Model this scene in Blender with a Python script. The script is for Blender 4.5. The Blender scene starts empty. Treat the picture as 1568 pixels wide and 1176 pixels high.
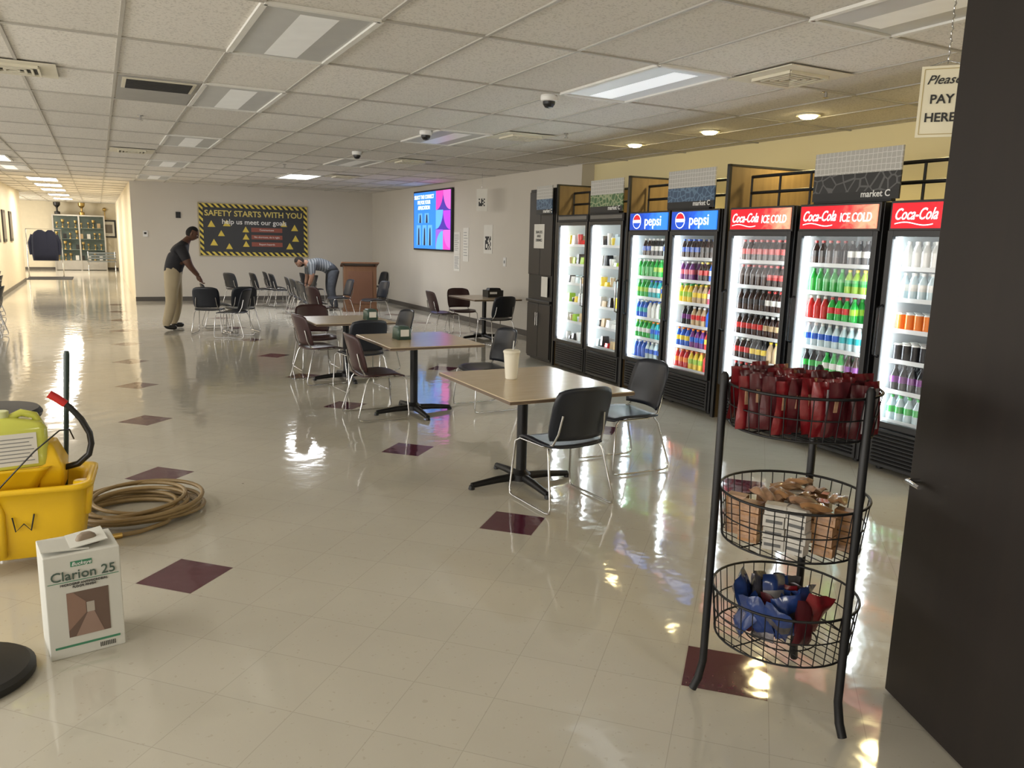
import bpy, bmesh, math, random, traceback
from mathutils import Vector, Matrix
random.seed(7)
pi=math.pi
sc=bpy.context.scene
COL=bpy.context.collection
H=3.14
# ------------------------------------------------------------------ materials
_m={}
def mat(name,col,rough=0.5,metal=0.0,emit=None,es=0.0,var=0.08,nscale=6.0,bump=0.0,bscale=60.0,spec=0.5,coat=0.0):
    if name in _m: return _m[name]
    m=bpy.data.materials.new(name); m.use_nodes=True
    nt=m.node_tree; b=nt.nodes["Principled BSDF"]
    tc=nt.nodes.new("ShaderNodeTexCoord")
    no=nt.nodes.new("ShaderNodeTexNoise"); no.inputs["Scale"].default_value=nscale; no.inputs["Detail"].default_value=1
    nt.links.new(tc.outputs["Object"],no.inputs["Vector"])
    mx=nt.nodes.new("ShaderNodeMix"); mx.data_type='RGBA'
    mx.inputs[6].default_value=(*[max(0,c*(1-var)) for c in col],1)
    mx.inputs[7].default_value=(*[min(1,c*(1+var)) for c in col],1)
    nt.links.new(no.outputs["Fac"],mx.inputs[0]); nt.links.new(mx.outputs[2],b.inputs["Base Color"])
    b.inputs["Roughness"].default_value=rough; b.inputs["Metallic"].default_value=metal
    b.inputs["Specular IOR Level"].default_value=spec
    if coat: b.inputs["Coat Weight"].default_value=coat
    if emit is not None:
        b.inputs["Emission Color"].default_value=(*emit,1); b.inputs["Emission Strength"].default_value=es
        if es<3: m.cycles.emission_sampling='NONE'
    if bump:
        n2=nt.nodes.new("ShaderNodeTexNoise"); n2.inputs["Scale"].default_value=bscale; n2.inputs["Detail"].default_value=1
        nt.links.new(tc.outputs["Object"],n2.inputs["Vector"])
        bp=nt.nodes.new("ShaderNodeBump"); bp.inputs["Strength"].default_value=bump; bp.inputs["Distance"].default_value=0.01
        nt.links.new(n2.outputs["Fac"],bp.inputs["Height"]); nt.links.new(bp.outputs["Normal"],b.inputs["Normal"])
    _m[name]=m
    return m
def math_node(nt,op,a,b=None,c=None):
    n=nt.nodes.new("ShaderNodeMath"); n.operation=op
    for i,v in enumerate((a,b,c)):
        if v is None: continue
        if isinstance(v,(int,float)): n.inputs[i].default_value=v
        else: nt.links.new(v,n.inputs[i])
    return n.outputs[0]
def mixc(nt,f,a,b):
    n=nt.nodes.new("ShaderNodeMix"); n.data_type='RGBA'
    for i,v in ((0,f),(6,a),(7,b)):
        if isinstance(v,(int,float)): n.inputs[i].default_value=v
        elif isinstance(v,tuple): n.inputs[i].default_value=(*v,1)
        else: nt.links.new(v,n.inputs[i])
    return n.outputs[2]
def glass(name,refl=0.06,tint=(1,1,1)):
    if name in _m: return _m[name]
    m=bpy.data.materials.new(name); m.use_nodes=True; nt=m.node_tree; nt.nodes.clear()
    t=nt.nodes.new("ShaderNodeBsdfTransparent"); t.inputs[0].default_value=(*tint,1)
    g=nt.nodes.new("ShaderNodeBsdfGlossy"); g.inputs["Roughness"].default_value=0.03
    fr=nt.nodes.new("ShaderNodeLayerWeight"); fr.inputs[0].default_value=0.25
    f=math_node(nt,'MULTIPLY_ADD',fr.outputs["Fresnel"],0.3,refl*0.6)
    mx=nt.nodes.new("ShaderNodeMixShader"); nt.links.new(f,mx.inputs[0])
    nt.links.new(t.outputs[0],mx.inputs[1]); nt.links.new(g.outputs[0],mx.inputs[2])
    o=nt.nodes.new("ShaderNodeOutputMaterial"); nt.links.new(mx.outputs[0],o.inputs[0])
    _m[name]=m; return m
def floor_mat():
    m=bpy.data.materials.new("vinyl_floor"); m.use_nodes=True; nt=m.node_tree; b=nt.nodes["Principled BSDF"]
    g=nt.nodes.new("ShaderNodeNewGeometry"); sp=nt.nodes.new("ShaderNodeSeparateXYZ"); nt.links.new(g.outputs["Position"],sp.inputs[0])
    X,Y=sp.outputs[0],sp.outputs[1]; L=1.981
    def cell(v,o):
        a=math_node(nt,'DIVIDE',math_node(nt,'SUBTRACT',v,o),L)
        a=math_node(nt,'ADD',a,0.5); a=math_node(nt,'FRACT',a); a=math_node(nt,'SUBTRACT',a,0.5); a=math_node(nt,'ABSOLUTE',a)
        return math_node(nt,'MULTIPLY',a,L)
    d=math_node(nt,'ADD',cell(X,0.307),cell(Y,4.28))
    dia=math_node(nt,'LESS_THAN',d,0.243)
    lim=math_node(nt,'GREATER_THAN',X,-0.5); dia=math_node(nt,'MULTIPLY',dia,lim)
    lim=math_node(nt,'LESS_THAN',Y,22.9); dia=math_node(nt,'MULTIPLY',dia,lim)
    P=L/4/math.sqrt(2)
    def seam(a):
        q=math_node(nt,'FRACT',math_node(nt,'ADD',math_node(nt,'DIVIDE',a,P),0.5))
        q=math_node(nt,'ABSOLUTE',math_node(nt,'SUBTRACT',q,0.5))
        return math_node(nt,'GREATER_THAN',q,0.4950)
    x0=math_node(nt,'SUBTRACT',X,0.307); y0=math_node(nt,'SUBTRACT',Y,4.28)
    u=math_node(nt,'MULTIPLY',math_node(nt,'ADD',x0,y0),0.70711); v=math_node(nt,'MULTIPLY',math_node(nt,'SUBTRACT',x0,y0),0.70711)
    sm=math_node(nt,'MAXIMUM',seam(u),seam(v))
    n1=nt.nodes.new("ShaderNodeTexNoise"); n1.inputs["Scale"].default_value=0.9; n1.inputs["Detail"].default_value=4; nt.links.new(g.outputs["Position"],n1.inputs["Vector"])
    n2=nt.nodes.new("ShaderNodeTexNoise"); n2.inputs["Scale"].default_value=38; n2.inputs["Detail"].default_value=2; nt.links.new(g.outputs["Position"],n2.inputs["Vector"])
    fu=math_node(nt,'FLOOR',math_node(nt,'ADD',math_node(nt,'DIVIDE',u,P),0.5)); fv=math_node(nt,'FLOOR',math_node(nt,'ADD',math_node(nt,'DIVIDE',v,P),0.5))
    cb=nt.nodes.new("ShaderNodeCombineXYZ"); nt.links.new(fu,cb.inputs[0]); nt.links.new(fv,cb.inputs[1])
    wn=nt.nodes.new("ShaderNodeTexWhiteNoise"); wn.noise_dimensions='3D'; nt.links.new(cb.outputs[0],wn.inputs["Vector"])
    base=mixc(nt,n1.outputs["Fac"],(0.46,0.435,0.365),(0.58,0.55,0.47))
    base=mixc(nt,math_node(nt,'MULTIPLY',wn.outputs["Value"],0.18),base,(0.42,0.40,0.34))
    sp2=math_node(nt,'GREATER_THAN',n2.outputs["Fac"],0.68)
    base=mixc(nt,math_node(nt,'MULTIPLY',sp2,0.35),base,(0.36,0.31,0.24))
    base=mixc(nt,math_node(nt,'MULTIPLY',sm,0.30),base,(0.20,0.18,0.15))
    dark=mixc(nt,n2.outputs["Fac"],(0.055,0.010,0.024),(0.12,0.026,0.048))
    c=mixc(nt,dia,base,dark)
    vo=nt.nodes.new("ShaderNodeTexVoronoi"); vo.inputs["Scale"].default_value=1.6; nt.links.new(g.outputs["Position"],vo.inputs["Vector"])
    sc_=math_node(nt,'LESS_THAN',vo.outputs["Distance"],0.014)
    c=mixc(nt,math_node(nt,'MULTIPLY',sc_,0.7),c,(0.10,0.08,0.06))
    nt.links.new(c,b.inputs["Base Color"])
    r=math_node(nt,'MULTIPLY_ADD',n1.outputs["Fac"],0.07,0.035)
    nt.links.new(r,b.inputs["Roughness"])
    b.inputs["Specular IOR Level"].default_value=1.0
    nb=nt.nodes.new("ShaderNodeTexNoise"); nb.inputs["Scale"].default_value=5.0; nb.inputs["Detail"].default_value=2; nt.links.new(g.outputs["Position"],nb.inputs["Vector"])
    bp=nt.nodes.new("ShaderNodeBump"); bp.inputs["Strength"].default_value=0.25; bp.inputs["Distance"].default_value=0.010
    nt.links.new(nb.outputs["Fac"],bp.inputs["Height"]); nt.links.new(bp.outputs["Normal"],b.inputs["Normal"])
    return m
def hazard_mat():
    m=bpy.data.materials.new("hazard_stripe"); m.use_nodes=True; nt=m.node_tree; b=nt.nodes["Principled BSDF"]
    tc=nt.nodes.new("ShaderNodeTexCoord"); sp=nt.nodes.new("ShaderNodeSeparateXYZ"); nt.links.new(tc.outputs["Object"],sp.inputs[0])
    s=math_node(nt,'ADD',sp.outputs[0],sp.outputs[2]); f=math_node(nt,'FRACT',math_node(nt,'MULTIPLY',s,6.5)); f=math_node(nt,'GREATER_THAN',f,0.5)
    nt.links.new(mixc(nt,f,(0.02,0.02,0.02),(0.75,0.6,0.10)),b.inputs["Base Color"]); b.inputs["Roughness"].default_value=0.5
    return m
def stripes_mat(name,c1,c2,sx,axis=2):
    m=bpy.data.materials.new(name); m.use_nodes=True; nt=m.node_tree; b=nt.nodes["Principled BSDF"]
    tc=nt.nodes.new("ShaderNodeTexCoord"); sp=nt.nodes.new("ShaderNodeSeparateXYZ"); nt.links.new(tc.outputs["Object"],sp.inputs[0])
    f=math_node(nt,'FRACT',math_node(nt,'MULTIPLY',sp.outputs[axis],sx)); f=math_node(nt,'GREATER_THAN',f,0.5)
    nt.links.new(mixc(nt,f,c1,c2),b.inputs["Base Color"]); b.inputs["Roughness"].default_value=0.8
    return m
def wood_mat(name,c1,c2,scale=2.0,rough=0.4,stretch=(12,12,1)):
    m=bpy.data.materials.new(name); m.use_nodes=True; nt=m.node_tree; b=nt.nodes["Principled BSDF"]
    tc=nt.nodes.new("ShaderNodeTexCoord"); mp=nt.nodes.new("ShaderNodeMapping"); mp.inputs["Scale"].default_value=stretch
    nt.links.new(tc.outputs["Object"],mp.inputs[0])
    n=nt.nodes.new("ShaderNodeTexNoise"); n.inputs["Scale"].default_value=scale; n.inputs["Detail"].default_value=4; n.inputs["Distortion"].default_value=0.6
    nt.links.new(mp.outputs[0],n.inputs["Vector"])
    nt.links.new(mixc(nt,n.outputs["Fac"],c1,c2),b.inputs["Base Color"]); b.inputs["Roughness"].default_value=rough
    return m
def pattern_mat(name,c1,c2,scale=18,rand=0.2,thr=0.08):
    m=bpy.data.materials.new(name); m.use_nodes=True; nt=m.node_tree; b=nt.nodes["Principled BSDF"]
    tc=nt.nodes.new("ShaderNodeTexCoord"); v=nt.nodes.new("ShaderNodeTexVoronoi"); v.feature='DISTANCE_TO_EDGE'; v.inputs["Scale"].default_value=scale; v.inputs["Randomness"].default_value=rand
    nt.links.new(tc.outputs["Object"],v.inputs["Vector"])
    f=math_node(nt,'LESS_THAN',v.outputs["Distance"],thr)
    nt.links.new(mixc(nt,f,c1,c2),b.inputs["Base Color"]); b.inputs["Roughness"].default_value=0.5
    return m
def header_mat(name,c1,c2,c3,es,lo=0.08,mid=0.25,hi=0.42):
    m=bpy.data.materials.new(name); m.use_nodes=True; nt=m.node_tree; b=nt.nodes["Principled BSDF"]
    tc=nt.nodes.new("ShaderNodeTexCoord"); sp=nt.nodes.new("ShaderNodeSeparateXYZ"); nt.links.new(tc.outputs["Object"],sp.inputs[0])
    n=nt.nodes.new("ShaderNodeTexNoise"); n.inputs["Scale"].default_value=9; n.inputs["Distortion"].default_value=1.5; nt.links.new(tc.outputs["Object"],n.inputs["Vector"])
    f=math_node(nt,'ADD',sp.outputs[0],math_node(nt,'MULTIPLY',n.outputs["Fac"],0.45))
    rp=nt.nodes.new("ShaderNodeValToRGB"); rp.color_ramp.elements[0].position=lo; rp.color_ramp.elements[0].color=(*c1,1)
    rp.color_ramp.elements[1].position=hi; rp.color_ramp.elements[1].color=(*c3,1)
    e=rp.color_ramp.elements.new(mid); e.color=(*c2,1)
    nt.links.new(f,rp.inputs[0]); nt.links.new(rp.outputs[0],b.inputs["Base Color"]); nt.links.new(rp.outputs[0],b.inputs["Emission Color"])
    b.inputs["Emission Strength"].default_value=es; m.cycles.emission_sampling='NONE'
    return m
# ------------------------------------------------------------------ mesh builder
class MB:
    def __init__(s): s.v=[];s.f=[];s.mi=[];s.sm=[];s.mats=[];s.M=Matrix.Identity(4)
    def mid(s,m):
        if m not in s.mats: s.mats.append(m)
        return s.mats.index(m)
    def add(s,vs,fs,m,smooth=False):
        o=len(s.v); s.v+= [tuple(s.M@Vector(p)) for p in vs]; k=s.mid(m)
        for f in fs: s.f.append(tuple(i+o for i in f)); s.mi.append(k); s.sm.append(smooth)
    def box(s,c,d,m,rot=None,taper=1.0):
        x,y,z=[a/2 for a in d]; R=rot.to_3x3() if rot else Matrix.Identity(3)
        vs=[]
        for dz in (-1,1):
            t=taper if dz>0 else 1
            for dx,dy in ((-1,-1),(1,-1),(1,1),(-1,1)):
                vs.append(Vector(c)+R@Vector((dx*x*t,dy*y*t,dz*z)))
        s.add(vs,[(3,2,1,0),(4,5,6,7),(0,1,5,4),(1,2,6,5),(2,3,7,6),(3,0,4,7)],m)
    def bbox(s,x0,x1,y0,y1,z0,z1,m): s.box(((x0+x1)/2,(y0+y1)/2,(z0+z1)/2),(x1-x0,y1-y0,z1-z0),m)
    def tube(s,path,r,m,n=8,closed=False):
        P=[Vector(p) for p in path]; N=len(P); rs=r if isinstance(r,(list,tuple)) else [r]*N
        T=[]
        for i in range(N):
            if closed: t=P[(i+1)%N]-P[i-1]
            else: t=P[min(i+1,N-1)]-P[max(i-1,0)]
            T.append(t.normalized() if t.length>1e-9 else Vector((0,0,1)))
        a=Vector((0,0,1)) if abs(T[0].z)<0.9 else Vector((1,0,0))
        nn=(a-T[0]*a.dot(T[0])).normalized(); vs=[]
        for i in range(N):
            nn=(nn-T[i]*nn.dot(T[i]))
            nn=nn.normalized() if nn.length>1e-6 else Vector((1,0,0))
            b=T[i].cross(nn)
            for k in range(n):
                w=2*pi*k/n; vs.append(P[i]+(nn*math.cos(w)+b*math.sin(w))*rs[i])
        fs=[]
        for i in range(N if closed else N-1):
            j=(i+1)%N
            for k in range(n):
                k2=(k+1)%n; fs.append((i*n+k,i*n+k2,j*n+k2,j*n+k))
        s.add(vs,fs,m,True)
        if not closed:
            s.add(vs[:n],[tuple(range(n))[::-1]],m); s.add(vs[-n:],[tuple(range(n))],m)
    def lathe(s,prof,c,m,n=16,ms=None,sy=1.0):
        vs=[]
        for r,z in prof:
            for k in range(n):
                w=2*pi*k/n; vs.append((c[0]+r*math.cos(w),c[1]+r*sy*math.sin(w),c[2]+z))
        for i in range(len(prof)-1):
            mm=ms[i] if ms else m
            o=[(i*n+k,i*n+(k+1)%n,(i+1)*n+(k+1)%n,(i+1)*n+k) for k in range(n)]
            sub=vs[i*n:(i+2)*n]; s.add(sub,[tuple(q-i*n for q in f) for f in o],mm,True)
        s.add(vs[:n],[tuple(range(n))[::-1]],ms[0] if ms else m); s.add(vs[-n:],[tuple(range(n))],ms[-1] if ms else m)
    def ell(s,c,r,m,n=12,k=8,rot=None):
        vs=[];fs=[];R=rot.to_3x3() if rot else Matrix.Identity(3)
        for i in range(k+1):
            t=pi*i/k
            for j in range(n):
                w=2*pi*j/n; vs.append(Vector(c)+R@Vector((r[0]*math.sin(t)*math.cos(w),r[1]*math.sin(t)*math.sin(w),r[2]*math.cos(t))))
        for i in range(k):
            for j in range(n): fs.append((i*n+j,(i+1)*n+j,(i+1)*n+(j+1)%n,i*n+(j+1)%n))
        s.add(vs,fs,m,True)
    def poly(s,pts,m): s.add(pts,[tuple(range(len(pts)))],m)
    def tgrid(s,f,nu,nv,off,m):
        A=[];off=Vector(off)
        for j in range(nv+1):
            for i in range(nu+1): A.append(Vector(f(-1+2*i/nu,-1+2*j/nv)))
        n=len(A); B=[a+off for a in A]; fs=[];w=nu+1
        for j in range(nv):
            for i in range(nu):
                q=(j*w+i,j*w+i+1,(j+1)*w+i+1,(j+1)*w+i); fs.append(q); fs.append(tuple(x+n for x in q[::-1]))
        bd=[i for i in range(w)]+[j*w+nu for j in range(1,nv+1)]+[nv*w+i for i in range(nu-1,-1,-1)]+[j*w for j in range(nv-1,0,-1)]
        for a,b in zip(bd,bd[1:]+bd[:1]): fs.append((b,a,a+n,b+n))
        s.add(A+B,fs,m,True)
    def loft(s,rings,m,nc=5):
        vs=[];N=nc*4
        for z,hx,hy,r,cx,cy in rings:
            for q,(sx,sy) in enumerate(((1,1),(-1,1),(-1,-1),(1,-1))):
                for k in range(nc):
                    a=pi/2*q+pi/2*k/(nc-1); vs.append((cx+sx*(hx-r)+r*math.cos(a),cy+sy*(hy-r)+r*math.sin(a),z))
        fs=[]
        for i in range(len(rings)-1):
            for k in range(N): fs.append((i*N+k,i*N+(k+1)%N,(i+1)*N+(k+1)%N,(i+1)*N+k))
        fs.append(tuple(range(N))[::-1]); fs.append(tuple(range((len(rings)-1)*N,len(rings)*N)))
        s.add(vs,fs,m,True)
    def mesh(s,name):
        me=bpy.data.meshes.new(name); me.from_pydata(s.v,[],s.f)
        for m in s.mats: me.materials.append(m)
        me.polygons.foreach_set("material_index",s.mi); me.polygons.foreach_set("use_smooth",s.sm); me.update(); return me
    def obj(s,name,parent=None,loc=(0,0,0),rot=(0,0,0),bevel=0):
        o=bpy.data.objects.new(name,s.mesh(name)); COL.objects.link(o); o.location=loc; o.rotation_euler=rot
        if parent: o.parent=parent
        if bevel:
            b=o.modifiers.new("bevel","BEVEL"); b.width=bevel; b.segments=2; b.limit_method='ANGLE'; b.angle_limit=0.8
        return o
def empty(name,loc=(0,0,0),rz=0):
    e=bpy.data.objects.new(name,None); e.empty_display_size=0.1; COL.objects.link(e); e.location=loc; e.rotation_euler=(0,0,rz); return e
def text(body,size,loc,m,parent,name="label_text",rot=(pi/2,0,0),shear=0,sx=1.0,ext=0.0015,off=0.0,align='CENTER',space=1.0):
    c=bpy.data.curves.new(name,"FONT"); c.body=body; c.size=size; c.align_x=align; c.align_y='CENTER'; c.shear=shear; c.extrude=ext; c.offset=off
    c.space_line=space; c.resolution_u=3
    c.materials.append(m); o=bpy.data.objects.new(name,c); COL.objects.link(o); o.location=loc; o.rotation_euler=rot; o.scale=(sx,1,1); o.parent=parent; return o
def area(name,loc,size,watt,col,rot=(0,0,0),parent=None):
    l=bpy.data.lights.new(name,"AREA"); l.shape='RECTANGLE'; l.size,l.size_y=size; l.energy=watt; l.color=col
    o=bpy.data.objects.new(name,l); COL.objects.link(o); o.location=loc; o.rotation_euler=rot
    if parent:o.parent=parent
    return o
def section(f):
    try: f()
    except Exception: print("SECTION FAIL",f.__name__); traceback.print_exc()
BLK=mat("black_plastic",(0.012,0.012,0.013),0.35)
BLKM=mat("black_metal",(0.008,0.008,0.009),0.45,0.3)
CHR=mat("chrome",(0.55,0.55,0.55),0.2,1.0)
WHT=mat("white_plastic",(0.75,0.75,0.73),0.5)
PAPER=mat("paper",(0.72,0.70,0.64),0.8,var=0.04)
GL=glass("clear_glass")
WHITE_TXT=mat("white_print",(0.85,0.85,0.83),0.6,var=0.02)
BLACK_TXT=mat("black_print",(0.02,0.02,0.02),0.6,var=0.02)

# ------------------------------------------------------------------ room
def room():
    wcol=mat("painted_wall_cream",(0.60,0.56,0.49),0.7,var=0.03,nscale=1.5)
    wyel=mat("painted_wall_yellow",(0.74,0.65,0.38),0.7,var=0.04,nscale=1.2)
    whall=mat("painted_wall_hall",(0.66,0.60,0.47),0.7,var=0.05)
    base=mat("vinyl_baseboard",(0.09,0.08,0.07),0.5)
    def wall(n,x0,x1,y0,y1,m,z0=0,z1=H):
        b=MB(); b.bbox(x0,x1,y0,y1,z0,z1,m); return b.obj(n)
    b=MB(); b.bbox(-6.2,8,-5.2,44,-0.1,0,floor_mat()); b.obj("floor")
    cm=bpy.data.materials.new("ceiling_tile"); cm.use_nodes=True; nt=cm.node_tree; bs=nt.nodes["Principled BSDF"]
    g=nt.nodes.new("ShaderNodeNewGeometry")
    n1=nt.nodes.new("ShaderNodeTexNoise"); n1.inputs["Scale"].default_value=60; n1.inputs["Detail"].default_value=2; nt.links.new(g.outputs["Position"],n1.inputs["Vector"])
    sp=nt.nodes.new("ShaderNodeSeparateXYZ"); nt.links.new(g.outputs["Position"],sp.inputs[0])
    fx=math_node(nt,'FLOOR',math_node(nt,'DIVIDE',math_node(nt,'SUBTRACT',sp.outputs[0],0.216),0.714)); fy=math_node(nt,'FLOOR',math_node(nt,'DIVIDE',math_node(nt,'SUBTRACT',sp.outputs[1],4.97),1.42))
    cb=nt.nodes.new("ShaderNodeCombineXYZ"); nt.links.new(fx,cb.inputs[0]); nt.links.new(fy,cb.inputs[1])
    wn=nt.nodes.new("ShaderNodeTexWhiteNoise"); wn.noise_dimensions='3D'; nt.links.new(cb.outputs[0],wn.inputs["Vector"])
    c=mixc(nt,wn.outputs["Value"],(0.64,0.61,0.56),(0.75,0.72,0.67))
    pit=math_node(nt,'GREATER_THAN',n1.outputs["Fac"],0.58)
    c=mixc(nt,math_node(nt,'MULTIPLY',pit,0.4),c,(0.34,0.32,0.29)); nt.links.new(c,bs.inputs["Base Color"]); bs.inputs["Roughness"].default_value=0.9
    b=MB(); b.bbox(-6.2,8,-5.2,44,H,H+0.1,cm); b.obj("ceiling")
    wall("wall_right",7.6,7.8,-5,11.6,wyel); wall("wall_right_far",7.35,7.8,11.6,23.24,wcol)
    wall("wall_back",0.81,7.8,23.24,23.42,wcol); wall("wall_hall_right",0.81,0.95,23.42,43,whall)
    wall("wall_hall_left",-2.55,-2.38,22.0,33.2,whall); wall("wall_hall_end",-6,1,43,43.2,whall); wall("wall_far_room_left",-6.1,-5.9,33.2,43,whall)
    wall("wall_hall_near",-6,-2.55,33.0,33.2,whall); wall("wall_rear",-6,7.8,-5.2,-5,wcol); wall("wall_left_return",-6,-2.55,22.0,22.2,wcol)
    b=MB(); b.bbox(-6.15,-6,-5,22,0,0.85,wcol); b.bbox(-6.15,-6,-5,22,2.75,H,wcol)
    ys=[-5,-0.5,4.0,8.5,13.0,17.5,22]
    for y in ys: b.bbox(-6.15,-6,max(-5,y-.15),min(22,y+.15),0.85,2.75,wcol)
    b.obj("wall_left")
    for i,wt in enumerate((200,200,190,130,90,90)):  # added unseen windows, they carry fill lamps that brighten ceiling and room
        y0,y1=ys[i]+.15,ys[i+1]-.15
        e=empty("window_%d"%(i+2),(-6.05,(y0+y1)/2,1.8)); w=(y1-y0)/2; b=MB(); fr=mat("window_frame_alu",(.5,.5,.5),.4)
        for s in (-1,1): b.bbox(-.03,.05,s*(w-.03)-.03,s*(w-.03)+.03,-.95,.95,fr); b.bbox(-.03,.05,-w,w,s*.92-.03,s*.92+.03,fr)
        for k in (-1,1): b.bbox(-.02,.04,k*w/3-.02,k*w/3+.02,-.95,.95,fr)
        b.obj("frame",e)
        area("daylight",(-.02,0,0),(1.84,2*w-.1),wt,(1,.955,.88),rot=(0,-pi/2,0),parent=e)  # added fill lamp in the opening, out of view
    def bb(n,x0,x1,y0,y1): b=MB(); b.bbox(x0,x1,y0,y1,0,0.11,base); b.obj(n,bevel=0.004)
    bb("baseboard_back",0.80,7.34,23.225,23.24); bb("baseboard_right",7.335,7.35,11.6,23.22); bb("baseboard_left",-2.38,-2.365,22,33.2); bb("baseboard_hall_end",-5.9,0.8,42.985,43)
    gm=mat("ceiling_grid_paint",(0.42,0.40,0.36),0.5); b=MB(); X=[0.216+0.714*k for k in range(-8,11)]; Y=[4.97+1.42*k for k in range(-7,28)]
    for x in X:
        if -6<x<7.6:
            if x<-2.38: b.bbox(x-0.012,x+0.012,-5,22,H-0.01,H-0.0005,gm); b.bbox(x-0.012,x+0.012,33.2,43,H-0.01,H-0.0005,gm)
            else: b.bbox(x-0.012,x+0.012,-5,23.24 if x>0.81 else 43,H-0.01,H-0.0005,gm)
    for y in Y:
        if y>43: continue
        b.bbox(-5.9 if (y<22 or y>33.2) else -2.38,7.6 if y<11.6 else (7.35 if y<23.24 else 0.81),y-0.012,y+0.012,H-0.012,H-0.0005,gm)
    b.obj("ceiling_grid")
section(room)
# ------------------------------------------------------------------ ceiling things
def ceiling_things():
    frame=mat("troffer_frame",(0.70,0.69,0.65),0.5)
    def troffer(cx,cy,es,watt=0,col=(1,0.95,0.85)):
        e=empty("ceiling_light_panel",(cx,cy,H))
        b=MB(); w,l=0.35,0.705
        for s in (-1,1):
            b.bbox(s*w-0.02,s*w+0.02,-l,l,-0.02,-0.001,frame); b.bbox(-w,w,s*l-0.02,s*l+0.02,-0.02,-0.001,frame)
        b.obj("frame",e)
        lm=mat("troffer_lens_%.2f_%.2f"%(es,col[2]),(0.75,0.76,0.75),0.3,emit=col,es=es)
        lm2=mat("troffer_side_%.2f"%es,(0.42,0.42,0.40),0.4,emit=col,es=es*0.3)
        b=MB()
        b.poly([(-0.33,-0.68,-0.006),(-0.33,0.68,-0.006),(-0.12,0.6,-0.018),(-0.12,-0.6,-0.018)][::-1],lm2)
        b.poly([(0.33,-0.68,-0.006),(0.33,0.68,-0.006),(0.12,0.6,-0.018),(0.12,-0.6,-0.018)],lm2)
        b.poly([(-0.12,-0.6,-0.018),(-0.12,0.6,-0.018),(0.12,0.6,-0.018),(0.12,-0.6,-0.018)][::-1],lm)
        b.poly([(-0.33,-0.68,-0.006),(0.33,-0.68,-0.006),(0.12,-0.6,-0.018),(-0.12,-0.6,-0.018)],lm2)
        b.poly([(-0.33,0.68,-0.006),(0.33,0.68,-0.006),(0.12,0.6,-0.018),(-0.12,0.6,-0.018)][::-1],lm2)
        b.obj("lens",e)
        if watt: area("lamp",(0,0,-0.03),(0.6,1.3),watt,col,parent=e)
    G=lambda i:0.573+0.714*i
    R=lambda k:5.68+1.42*k
    troffer(G(5),R(0),0.55,col=(.88,.94,1)); troffer(G(1),R(0),0.10); troffer(G(5),R(-2),0.08)  # these and the next row are unlit; weak emission stands in for reflected gleam
    troffer(G(1),R(2),0.12); troffer(G(5),R(3),0.06); troffer(G(1),R(5),0.12); troffer(G(1),R(8),0.12); troffer(G(1),R(11),0.15); troffer(G(5),R(6),0.06)
    troffer(4.08,18.3,30,75,(0.95,0.97,1))
    troffer(G(-4)+0.1,R(-1),6,22,(1,0.95,0.86)); troffer(G(2),R(-5),6,40,(1,0.94,0.82)); troffer(G(6),R(-4),6,35,(1,0.86,0.58))  # last two panels are added out of frame as fill for the near area
    for y,w_ in ((24.5,100),(30.5,110),(38.5,120)):
        troffer(-1.2,y,30,w_,(1,0.86,0.66))
    for y in (27.5,34.5): troffer(-1.2,y,30,0,(1,0.86,0.66))
    troffer(-1.6,20.5,0.6); troffer(-1.75,18.0,20,35,(1,0.9,0.75))
    fy=mat("diffuser_frame",(0.66,0.62,0.50),0.5); dk=mat("vent_dark",(0.03,0.03,0.03),0.7)
    def vent(cx,cy,w=0.33,l=0.33):
        b=MB()
        b.bbox(-w,w,-l,l,-0.008,-0.001,fy); b.bbox(-w*0.62,w*0.62,-l*0.62,l*0.62,-0.012,-0.004,dk)
        for k in range(4):
            q=0.6-0.15*k
            for s in (-1,1):
                b.bbox(s*w*q-0.009,s*w*q+0.009,-l*q,l*q,-0.03,-0.006,fy); b.bbox(-w*q,w*q,s*l*q-0.009,s*l*q+0.009,-0.03,-0.006,fy)
        b.obj("ceiling_air_vent",loc=(cx,cy,H-0.012))
    for p in ((4.87,4.72),(4.85,9.15),(0.58,14.7),(4.85,13.2),(-0.55,8.0),(4.85,17.4)): vent(*p)
    b=MB(); b.bbox(-.33,.33,-.68,.68,-.012,-.001,mat("return_panel_grey",(.34,.33,.31),.6)); b.bbox(-.30,.30,-.62,-.1,-.02,-.012,fy)
    for k in range(10): b.bbox(-.27,.27,-.58+k*.047,-.565+k*.047,-.028,-.02,dk)
    b.obj("ceiling_return_grille",loc=(0.573,8.52,H-.001))
    for x,y in ((6.48,8.93),(6.43,7.40),(6.43,5.94),(6.43,4.4),(6.45,2.9)):
        e=empty("recessed_can_light",(x,y,H)); b=MB(); rim=mat("can_rim",(0.8,0.76,0.6),0.4)
        b.lathe([(0.115,-0.001),(0.12,-0.012),(0.095,-0.014),(0.09,-0.002)],(0,0,0),rim,24)
        b.obj("trim_ring",e); b=MB(); b.lathe([(0.093,-0.014),(0.07,-0.035),(0.03,-0.043),(0.001,-0.045)],(0,0,0),mat("can_bulb",(1,0.9,0.6),0.5,emit=(1,0.82,0.42),es=45),24); b.obj("bulb",e)
        l=bpy.data.lights.new("lamp","SPOT"); l.energy=60; l.color=(1,0.80,0.38); l.spot_size=2.8; l.spot_blend=0.9; l.shadow_soft_size=0.08
        o=bpy.data.objects.new("lamp",l); COL.objects.link(o); o.location=(0,0,-0.14); o.parent=e
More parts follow.
